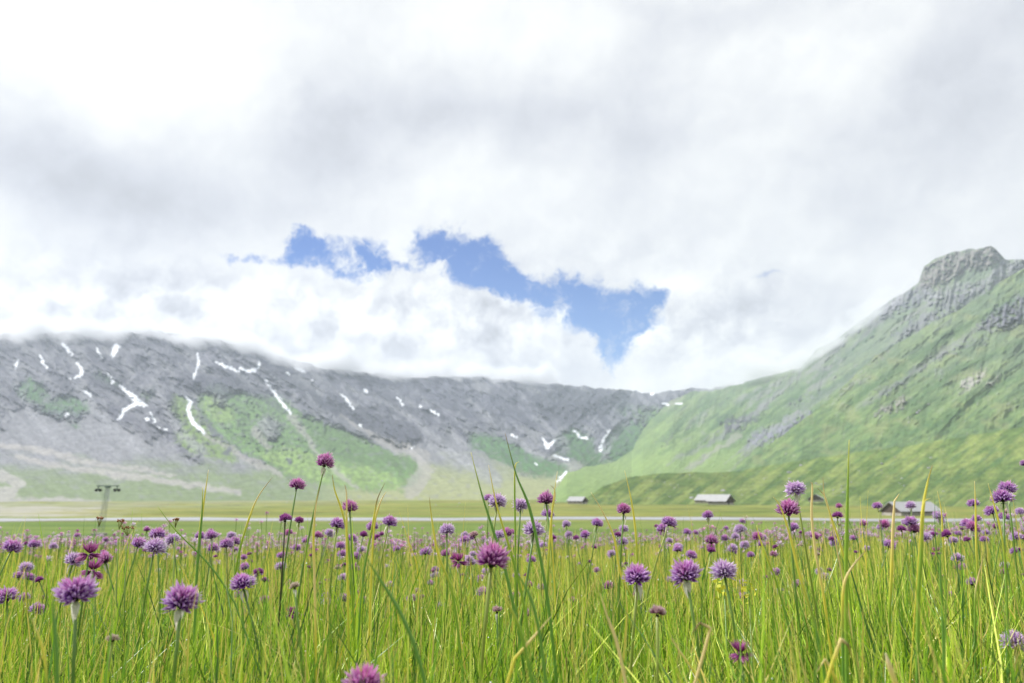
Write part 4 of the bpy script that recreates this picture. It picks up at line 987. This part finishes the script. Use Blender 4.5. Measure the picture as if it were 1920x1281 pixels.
for (x, y, w, kind, lean, lab) in FL:
    S = {'dark': .024, 'bud': .012, 'droop': .030, 'wither': .022, 'pinkwither': .027}.get(kind, .033)
    if w > 60: S = .035
    if kind in ('droop', 'wither', 'pinkwither') and y > 1090: S *= .70
    d = S*F_PX/w; d = min(d, 2.9 + (hash((x, y)) % 100)/150.0) if w < 20 else d
    P = at(x, y, d)
    flower(P, w*d/F_PX, kind, lab, None, lean if abs(lean) > .001 else None, darkstem=(x == 535), bract=(w > 20 and rs.random() < .5) or x in (1287, 632))
# the blossom band behind: every head on its own stem; the first ones as things, the farthest mass as stuff
KN = ['full']*5 + ['pale']*4 + ['magenta']*3 + ['dark']*3 + ['wither']
WORD = {'full': 'purple', 'pale': 'pale lilac', 'magenta': 'magenta', 'dark': 'dark maroon', 'wither': 'withered tan'}
cand = []
rf = random.Random(99)
for i in range(14500):
    d = rf.uniform(1.7, 11.2); X = rf.uniform(-1, 1)*(.70*d+.45)
    if rf.random() > (.30 + .7*min(1, d/5))*(d/11.2)**.55: continue
    if float(fbm(np.array([X*.9]), np.array([d*.7]), 3)[0]) < rf.uniform(-.35, .12): continue
    gz = float(ground_z(X, d)); hh = rf.gauss(.385, .035); px = CX + F_PX*X/d
    if d < 2.4 and rf.random() < .45: hh -= .10
    cand.append((d, X, gz+hh, px))
cand.sort()
inview = [c for c in cand if -20 < c[3] < 1940][:190]; ids = set(map(id, inview)); near_c = inview; far_c = [c for c in cand if id(c) not in ids]
for (d, X, z, px) in near_c:
    kind = rf.choice(KN); w = {'dark': .020, 'wither': .020}.get(kind, .029)*rf.uniform(.8, 1.15)
    where = 'left third of the meadow' if px < 640 else ('right third of the meadow' if px > 1280 else 'middle of the meadow')
    flower(V3((X, d, z)), w, kind, f'small {WORD[kind]} chive flower in the dense blossom band, {where}', f'{WORD[kind]} chive flowers in the blossom band, {where}', simple=True)
def far_flowers():
    vs = []; fs = []; cs = []; n0 = 0
    r = np.random.default_rng(5)
    base = []; 
    G = math.pi*(3-5**.5); K = 15
    for (d, X, z, px) in far_c:
        R = .0135*r.uniform(.75, 1.2); kind = KN[r.integers(len(KN))]; pal = PAL[kind]
        v = []; f = []; c = []
        for i in range(K):
            cz = 1-(i+.5)/K*1.45; s = math.sqrt(max(0, 1-cz*cz)); w = i*G+r.uniform(-.3, .3); u = np.array([s*math.cos(w), s*math.sin(w), cz*.85])
            t = np.array([-math.sin(w), math.cos(w), 0]); b = u*.15; k = len(v)
            v += [b, u*.8+t*.24, u*r.uniform(.95, 1.15), u*.8-t*.24]; f.append([n0+k, n0+k+1, n0+k+2, n0+k+3])
            m1 = pal[3] if cz > .5 else pal[1]; c += [pal[0], m1, pal[2], m1]
        v = np.array(v)*R + np.array([X, d, z])
        k = len(v); gz = float(ground_z(X, d)); lx = r.normal(0, .02); q = .0011
        st = np.array([[X+lx-q, d, gz], [X+lx+q, d, gz], [X+q, d, z], [X-q, d, z]]); f.append([n0+k, n0+k+1, n0+k+2, n0+k+3])
        c += [(.14, .24, .05)]*4; v = np.vstack([v, st]); vs.append(v); fs += f; cs += c; n0 += len(v)
    me = np_mesh('chive_blossoms', np.vstack(vs), np.array(fs), np.array(cs), False, [M_petal])
    tag(link('chive_blossoms', me), kind='stuff')
far_flowers()

# ------------------------------------------------------------------ grass
def blades(name, n, dmin, dmax, hmean, hsd, wid, segs, palette, weights, leanamp, seed, power=1.0, spread=.74, tipcol=None, tipprob=.3, left=None, bend=.35):
    r = np.random.default_rng(seed)
    d = dmin + (dmax-dmin)*r.random(n)**power
    X = r.uniform(-1, 1, n)*(spread*(d+.25) + .7)
    gz = ground_z(X, d)
    clump = fbm(X*3, d*3, 3)
    hgt = np.clip(r.normal(hmean, hsd, n)*(1+.25*clump), .05, .6)
    az = r.uniform(0, 2*np.pi, n); lean = np.abs(r.normal(0, leanamp, n)); curve = r.normal(0, bend, n)
    t = np.linspace(0, 1, segs+1)[None, :]
    side = np.stack([np.cos(az), np.sin(az)], -1)
    off = hgt[:, None]*(lean[:, None]*t + curve[:, None]*t**2.2*.6)
    bx = X[:, None] + off*side[:, :1] + .012*gn(t*3+X[:, None]*50, d[:, None]*40+t*0)
    by = d[:, None] + off*side[:, 1:]
    slope = np.clip(1-.25*np.abs(lean[:, None]*t+curve[:, None]*t**2*.7), .4, 1)
    bz = gz[:, None] - .01 + hgt[:, None]*t*slope
    ya = r.normal(0, .8, n); fx, fy = np.cos(ya), np.sin(ya)
    w = wid*r.uniform(.6, 1.35, n)[:, None]*(1-t**2.2)*np.where(t < .999, 1, 0) + .00012
    # two strips of a folded ribbon would double the count: one slightly twisted ribbon is enough at this width
    tw = r.normal(0, .7, n)[:, None]*t; fx2 = np.cos(ya[:, None]+tw); fy2 = np.sin(ya[:, None]+tw)
    L = np.stack([bx-w*fx2, by-w*fy2, bz], -1); R = np.stack([bx+w*fx2, by+w*fy2, bz], -1)
    V = np.stack([L, R], 2).reshape(n, -1, 3)
    k = (segs+1)*2; q = np.arange(segs)*2
    f0 = np.stack([q, q+1, q+3, q+2], -1)
    F = (np.arange(n)[:, None, None]*k + f0[None]).reshape(-1, 4)
    pal = np.array(palette); ci = r.choice(len(pal), n, p=np.array(weights)/sum(weights))
    patch = .5+.9*fbm(X*1.3+9, d*.9, 3)
    C = pal[ci]*(1+.28*r.normal(0, 1, n)[:, None]*.6)
    C = np.repeat(C[:, None, :], segs+1, 1)
    tip = np.array(tipcol if tipcol is not None else (.62, .50, .16))
    tp = (r.random(n) < tipprob*(0.6+patch*.9))[:, None, None]*sstep(t, .25, .95)[..., None]
    C = C*(1-tp) + tip*tp
    C = np.repeat(C[:, :, None, :], 2, 2).reshape(-1, 3)
    me = np_mesh(name, V.reshape(-1, 3), F, np.clip(C, .01, .9), True, [M_leaf])
    return me, (bx, by, bz)
G1 = [(.290, .480, .026), (.450, .620, .040), (.150, .310, .022), (.680, .740, .140), (.050, .125, .014)]
G2 = G1 + [(.62, .56, .12), (.66, .52, .22)]
me, _ = blades('grass', 155000, .42, 1.7, .245, .055, .0016, 7, G1, [4, 4, 4.5, 3, 4.5], .38, 1, .75, tipprob=.10); tag(link('grass', me), kind='stuff'); nearB = _
me, _2 = blades('grass', 162000, 1.6, 4.2, .265, .055, .0015, 6, G2, [4, 4, 4, 3, 2.5, .4, .3], .40, 2, .8, tipprob=.22); tag(link('grass', me), kind='stuff')
me, _3 = blades('grass', 145000, 4.0, 12.5, .30, .05, .0022, 3, G2, [4, 5, 2, 5, .5, 1.6, 1.0], .25, 3, .8, tipprob=.35); tag(link('grass', me), kind='stuff')
# round chive leaves: taller, yellowing towards the tip
CH = [(.150, .320, .035), (.210, .380, .035), (.095, .235, .045), (.50, .54, .055), (.72, .60, .07), (.74, .60, .24)]
me, _ = blades('chive_leaves', 3600, .55, 1.7, .29, .055, .0021, 8, CH, [4, 4, 5, 1, .7, .7], .28, 11, .8, tipprob=.45, tipcol=(.78, .62, .14), bend=.18); tag(link('chive_leaves', me), kind='stuff')
me, _ = blades('chive_leaves', 11500, 1.6, 5.0, .33, .065, .0022, 6, CH, [4, 4, 5, 1.6, 1.2, 1.2], .24, 12, .9, tipprob=.45, tipcol=(.78, .62, .14), bend=.15); tag(link('chive_leaves', me), kind='stuff')
me, _ = blades('chive_leaves', 26000, 4.5, 12.0, .345, .06, .0024, 4, CH, [3, 4, 2, 3, 4, 3], .14, 13, .9, tipprob=.6, tipcol=(.80, .66, .22), bend=.15); tag(link('chive_leaves', me), kind='stuff')

# dew drops clinging to the blades
def dew():
    r = np.random.default_rng(77)
    P = []
    for (bx, by, bz), cnt in ((nearB, 8500), (_2, 9000)):
        i = r.integers(0, bx.shape[0], cnt); j = r.integers(bx.shape[1]//2, bx.shape[1]-1, cnt)
        P.append(np.stack([bx[i, j], by[i, j]-.0012, bz[i, j]], -1))
    P = np.vstack(P); n = len(P); R = r.uniform(.0006, .0017, n)*np.clip(P[:, 1]/1.5, .75, 1.5)
    o = np.array([(1, 0, 0), (-1, 0, 0), (0, 1, 0), (0, -1, 0), (0, 0, 1), (0, 0, -1)], float)
    fo = np.array([(0, 2, 4), (2, 1, 4), (1, 3, 4), (3, 0, 4), (2, 0, 5), (1, 2, 5), (3, 1, 5), (0, 3, 5)])
    V = (P[:, None, :] + o[None]*R[:, None, None]).reshape(-1, 3); F = (np.arange(n)[:, None, None]*6 + fo[None]).reshape(-1, 3)
    mt = bpy.data.materials.new('dew_water'); mt.use_nodes = True; b = mt.node_tree.nodes['Principled BSDF']
    b.inputs['Base Color'].default_value = (.95, .97, 1, 1); b.inputs['Roughness'].default_value = .03; b.inputs['Specular IOR Level'].default_value = .9  # white base colour stands in for the bright sky mirrored in each drop
    tag(link('dew_drops', np_mesh('dew_drops', V, F, None, True, [mt])), kind='stuff')
dew()

# ------------------------------------------------------------------ the leaves that stand out one by one
GRN = (.15, .32, .05); LIM = (.26, .42, .035); YEL = (.74, .66, .09); TAN = (.80, .64, .30); BRN = (.24, .15, .07)
BL = [
 ([(883, 848), (903, 925), (928, 1005), (950, 1080), (975, 1200), (985, 1290)], 7, .85, [YEL, GRN, GRN, GRN, GRN, GRN], 'tall dark green leaf with a yellow tip slanting left in the middle'),
 ([(916, 872), (932, 950), (962, 1050), (985, 1150), (1000, 1290)], 6, .85, [TAN, YEL, LIM, LIM, GRN], 'yellow leaf slanting across the pale lilac flower in the middle'),
 ([(947, 812), (968, 890), (992, 950), (1012, 1040), (1030, 1150), (1045, 1290)], 7, .9, [BRN, GRN, GRN, GRN, GRN, GRN], 'highest green leaf with a brown tip rising over the far scree'),
 ([(974, 866), (966, 874), (965, 920), (966, 1000), (968, 1290)], 4, 1.0, [TAN, YEL, LIM, LIM, LIM], 'thin straight leaf with a hooked yellow tip'),
 ([(1045, 884), (1036, 950), (1031, 1010), (1026, 1100), (1020, 1290)], 5, 1.0, [TAN, YEL, YEL, LIM, LIM], 'upright yellow leaf touching the bright magenta flower'),
 ([(1032, 910), (1041, 925), (1034, 980), (1040, 1100)], 3.5, 1.1, [BRN, TAN, YEL, YEL], 'thin tan leaf with a kinked tip at the bright magenta flower'),
 ([(1171, 882), (1184, 940), (1192, 1000), (1196, 1080), (1205, 1290)], 5, 1.1, [TAN, YEL, YEL, LIM, LIM], 'yellow leaf standing right of the lone magenta flower'),
 ([(1108, 923), (1130, 960), (1152, 1010), (1165, 1080), (1200, 1150), (1250, 1290)], 5, .9, [TAN, TAN, YEL, YEL, LIM, LIM], 'long yellow leaf falling diagonally right from the river'),
 ([(1592, 825), (1590, 900), (1588, 980), (1586, 1080), (1587, 1180), (1588, 1290)], 9, .75, [YEL, LIM, LIM, LIM, LIM, GRN], 'tallest bright green leaf, straight and thick, against the foothill'),
 ([(1748, 872), (1738, 910), (1730, 960), (1727, 1040), (1722, 1120), (1720, 1290)], 9, .75, [BRN, YEL, YEL, LIM, LIM, GRN], 'thick yellow leaf with a brown tip in front of the nearest barn'),
 ([(1519, 905), (1523, 912), (1522, 970), (1530, 1040), (1545, 1120)], 6, .9, [BRN, TAN, TAN, TAN, YEL], 'tan leaf right of the crooked-stemmed flower'),
 ([(1543, 895), (1546, 930), (1562, 980), (1578, 1030), (1590, 1090), (1610, 1290)], 5, .95, [BRN, TAN, YEL, YEL, LIM, GRN], 'yellow leaf with a brown tip between the tan one and the tallest green leaf'),
 ([(1532, 915), (1546, 930), (1556, 960)], 3, .96, [BRN, TAN, TAN], 'short dry tan blade crossing the brown-tipped yellow leaf'),
 ([(1450, 932), (1463, 950), (1480, 1000), (1500, 1080), (1530, 1180), (1550, 1290)], 6, .75, [TAN, YEL, YEL, YEL, GRN, GRN], 'yellow-green leaf with a knobbed tip behind the spiky magenta flower'),
 ([(1827, 902), (1829, 950), (1830, 1010), (1833, 1100)], 5, 1.3, [TAN, YEL, YEL, LIM], 'straight yellow leaf right behind the curved-stem flower'),
 ([(1686, 926), (1677, 940), (1674, 990), (1672, 1060), (1668, 1150)], 7, 1.0, [TAN, TAN, TAN, YEL, LIM], 'pale tan leaf with a bent tip in front of the nearest barn'),
 ([(1745, 934), (1733, 942), (1727, 975)], 3, .74, [TAN, YEL, YEL], 'short yellow side shoot on the brown-tipped leaf by the nearest barn'),
 ([(1757, 920), (1765, 960), (1768, 1020), (1772, 1100)], 4, 1.4, [TAN, YEL, YEL, LIM], 'thin yellow leaf at the right end of the nearest barn'),
 ([(1852, 906), (1862, 940), (1875, 990), (1885, 1060), (1890, 1200)], 5, .95, [TAN, YEL, YEL, LIM, GRN], 'yellow leaf with a wispy tip among the buds on the right'),
 ([(391, 881), (384, 930), (377, 980), (371, 1050), (365, 1180)], 6, .95, [TAN, YEL, YEL, GRN, GRN], 'yellow leaf left of centre-left rising over the scree foot'),
 ([(380, 913), (379, 960), (374, 1020), (368, 1100), (362, 1290)], 6, .9, [YEL, GRN, GRN, GRN, GRN], 'dark green leaf leaning on the yellow one at the left'),
 ([(511, 895), (485, 930), (468, 970), (450, 1030), (435, 1110), (420, 1200)], 5, 1.1, [BRN, TAN, YEL, LIM, LIM, LIM], 'arched yellow leaf curving right at its tip, left of the second tallest flower'),
 ([(600, 912), (592, 950), (588, 1010), (590, 1090), (592, 1200)], 5.5, .9, [BRN, TAN, YEL, TAN, YEL], 'brown-tipped yellow leaf just left of the tallest stem'),
 ([(623, 890), (628, 920), (642, 960), (652, 1010), (660, 1100)], 5, 1.0, [BRN, YEL, YEL, LIM, LIM], 'curved yellow leaf just right of the tallest stem'),
 ([(646, 908), (650, 930), (650, 1000), (652, 1100), (655, 1290)], 5, .85, [BRN, TAN, YEL, YEL, LIM], 'upright yellow leaf passing in front of the magenta flower'),
 ([(722, 905), (708, 935), (702, 965), (694, 1010), (683, 1070), (675, 1150)], 4.5, .95, [BRN, BRN, YEL, LIM, GRN, GRN], 'brown and yellow leaf with a hooked tip, left prong of a fork'),
 ([(724, 922), (712, 945), (702, 985), (697, 1060)], 4.5, .97, [TAN, TAN, YEL, YEL], 'pale leaf forming the right prong of a fork'),
 ([(805, 932), (810, 975), (822, 1040), (850, 1120), (870, 1290)], 5.5, .85, [BRN, YEL, YEL, LIM, GRN], 'brown-tipped leaf standing left of the leaning lilac flower'),
 ([(680, 1034), (705, 1075), (740, 1130), (765, 1180), (785, 1235), (800, 1295)], 9, .55, [LIM, GRN, GRN, GRN, GRN, GRN], 'thick dark green leaf bowing diagonally from centre-left to the bottom'),
 ([(296, 950), (330, 995), (370, 1035), (405, 1075), (440, 1130)], 4, .9, [LIM, LIM, GRN, GRN, GRN], 'long thin green leaf running diagonally right of the tight cluster'),
 ([(952, 1050), (990, 1110), (1010, 1180), (1025, 1290)], 7, .6, [LIM, GRN, GRN, GRN], 'green leaf right of the big middle flower'),
 ([(940, 1110), (975, 1180), (1000, 1290)], 8, .6, [YEL, LIM, GRN], 'broad yellow-green leaf low beside the stem of the big middle flower'),
 ([(1034, 1155), (1000, 1195), (965, 1235), (947, 1295)], 7, .6, [TAN, TAN, YEL, YEL], 'bent tan-yellow leaf near the bottom middle'),
 ([(1125, 1112), (1140, 1160), (1158, 1210), (1176, 1295)], 7, .6, [TAN, TAN, TAN, TAN], 'dry tan leaf left of the round lilac flower'),
 ([(1545, 1295), (1562, 1240), (1577, 1198), (1590, 1210), (1603, 1245)], 8, .55, [YEL, YEL, TAN, BRN, YEL], 'folded pale yellow leaf near the bottom right'),
 ([(1660, 1224), (1668, 1250), (1684, 1295)], 12, .55, [(.8, .7, .5), TAN, YEL], 'short broad cream leaf stub near the bottom right'),
 ([(1530, 1262), (1547, 1236), (1562, 1262), (1580, 1295)], 6, .56, [TAN, TAN, YEL, YEL], 'small folded tan leaf at the bottom right'),
 ([(1300, 1290), (1318, 1230), (1332, 1178), (1312, 1168), (1296, 1190)], 7, .6, [TAN, TAN, TAN, BRN, BRN], 'sharply folded tan leaf below the lavender flower'),
 ([(1254, 1188), (1270, 1215), (1295, 1250), (1320, 1295)], 5, .65, [TAN, TAN, YEL, YEL], 'bent tan-yellow leaf below the wide lilac flower'),
 ([(98, 1110), (101, 1160), (106, 1220), (108, 1295)], 10, .5, [LIM, GRN, GRN, GRN], 'thick green leaf left of the stem of the big left flower'),
 ([(60, 1160), (75, 1200), (85, 1240), (88, 1295)], 7, .55, [TAN, YEL, YEL, LIM], 'yellow leaf at the lower left edge'),
 ([(1625, 1030), (1590, 1075), (1580, 1120), (1580, 1200)], 7, .7, [BRN, TAN, YEL, GRN], 'dry tan leaf tip hooked over the tallest green leaf'),
 ([(1848, 1030), (1832, 1090), (1828, 1130), (1828, 1200)], 4.5, .9, [BRN, TAN, LIM, GRN], 'thin brown-tipped leaf low at the right'),
 ([(1764, 1010), (1763, 1080), (1767, 1150), (1770, 1290)], 6, .75, [GRN, GRN, GRN, GRN], 'dark green leaf right of the thick yellow one'),
 ([(1418, 985), (1428, 1020), (1455, 1090), (1480, 1180)], 5, .9, [YEL, YEL, LIM, GRN], 'yellow-green leaf slanting below the spiky magenta flower'),
]
for pts, w, d, cols, lab in BL:
    n = len(pts); P = []; C = []
    for i in range((n-1)*5+1):
        k = min(i//5, n-2); t = (i-k*5)/5
        def cr(a, b, c, e): return .5*((2*b)+(-a+c)*t+(2*a-5*b+4*c-e)*t*t+(-a+3*b-3*c+e)*t*t*t)
        q = [pts[max(k-1, 0)], pts[k], pts[k+1], pts[min(k+2, n-1)]]
        if 'fold' in lab or 'bent' in lab: q = [(2*q[1][0]-q[2][0], 2*q[1][1]-q[2][1]), q[1], q[2], (2*q[2][0]-q[1][0], 2*q[2][1]-q[1][1])]
        P.append((cr(q[0][0], q[1][0], q[2][0], q[3][0]), cr(q[0][1], q[1][1], q[2][1], q[3][1]))); C.append(lerp3(cols[k], cols[k+1], t))
    rising = P[-1][1] > P[0][1]
    if not rising: P = P[::-1]; C = C[::-1]
    W = [at(x, y, d) for x, y in P]
    e = W[-1]; dirv = (W[-1]-W[-3]).normalized(); gz = float(ground_z(e.x, e.y))
    if e.z > gz:
        L = e.z-gz+.01; steps = 4
        for i in range(1, steps+1): W.append(V3((e.x + (dirv.x/max(.3, -dirv.z))*L*i/steps*.6, e.y + .02*i/steps, e.z - L*i/steps))); C.append(C[-1])
    base = W[-1]; R = w*.40*d/F_PX
    rad = []
    for i in range(len(W)): rad.append(R*min(1, .12 + (i/len(P))*2.1)*(1 if lab.find('broad cream') < 0 else 1))
    t0 = [q - base for q in W][::-1]; mb = MB(); mb.tube(t0, rad[::-1], 8, [tuple(c) for c in C][::-1], .7)
    o = link('chive_leaf', mb.mesh('chive_leaf', M_leaf), loc=base); tag(o, lab, 'leaf')

# rust-brown umbels and small yellow flowers
def umbel(px, py, w, label):
    d = 1.5; P = at(px, py, d); gz = float(ground_z(P.x, d)); r = random.Random(px)
    t = empty('seed_umbel', (P.x, d, gz), label, 'seed head'); hh = P.z-gz; mb = MB()
    mb.tube([(0, 0, 0), (.01, 0, hh*.5), (.0, 0, hh*.93)], [.002, .0017, .0012], 5, [(.22, .32, .05)]*3)
    link('stem', mb.mesh('stem', M_leaf), t)
    c = MB(); R = w/2*d/F_PX
    for i in range(22):
        a = r.uniform(0, 6.28); s = R*r.random()**.5; q = V3((s*math.cos(a), s*math.sin(a), hh + R*r.uniform(-.2, .35)))
        c.tube([V3((0, 0, hh*.965)), q], .00022, 3, [(.25, .25, .06)]*2)
        c.tube([q-V3((0, 0, .0015)), q, q+V3((0, 0, .0015))], [.0005, .0015, .0006], 5, [(.30, .12, .04)]*3)
    link('flower_head', c.mesh('flower_head', M_leaf), t)
umbel(187, 972, 12, 'rust-brown seed umbel in front of the pylon foot'); umbel(225, 977, 14, 'rust-brown seed umbel just right of the pylon')
umbel(240, 990, 20, 'widest rust-brown seed umbel, lower right of the pylon'); umbel(330, 974, 10, 'small rust-brown seed head right of the tight flower cluster')
def yellow_plant(px, py, label, d=.95):
    P = at(px, py, d); gz = float(ground_z(P.x, d)); r = random.Random(px)
    t = empty('yellow_flower', (P.x, d, gz), label, 'flower'); hh = P.z-gz; mb = MB()
    mb.tube([(0, 0, 0), (.004, 0, hh)], [.0012, .0009], 5, [(.16, .28, .04)]*2); link('stem', mb.mesh('stem', M_leaf), t)
    c = MB()
    for i in range(26):
        u = V3((r.gauss(0, 1), r.gauss(0, 1), r.gauss(0, 1.2))).normalized(); q = V3((0, 0, hh)) + u*r.uniform(.003, .014)
        a = u.orthogonal().normalized()*.0028; b = u.cross(a).normalized()*.0028; c.add([q-a, q-b, q+a, q+b], [[0, 1, 2, 3]], [(.55, .55, .05)]*4)
    link('flower_head', c.mesh('flower_head', M_petal), t)
yellow_plant(775, 1255, 'small yellow-green flower cluster deep in the grass at the bottom'); yellow_plant(1352, 1105, 'small yellow flower cluster right behind the pale lavender flower'); yellow_plant(1398, 1108, 'small yellow flower cluster right of the pale lavender flower stem')
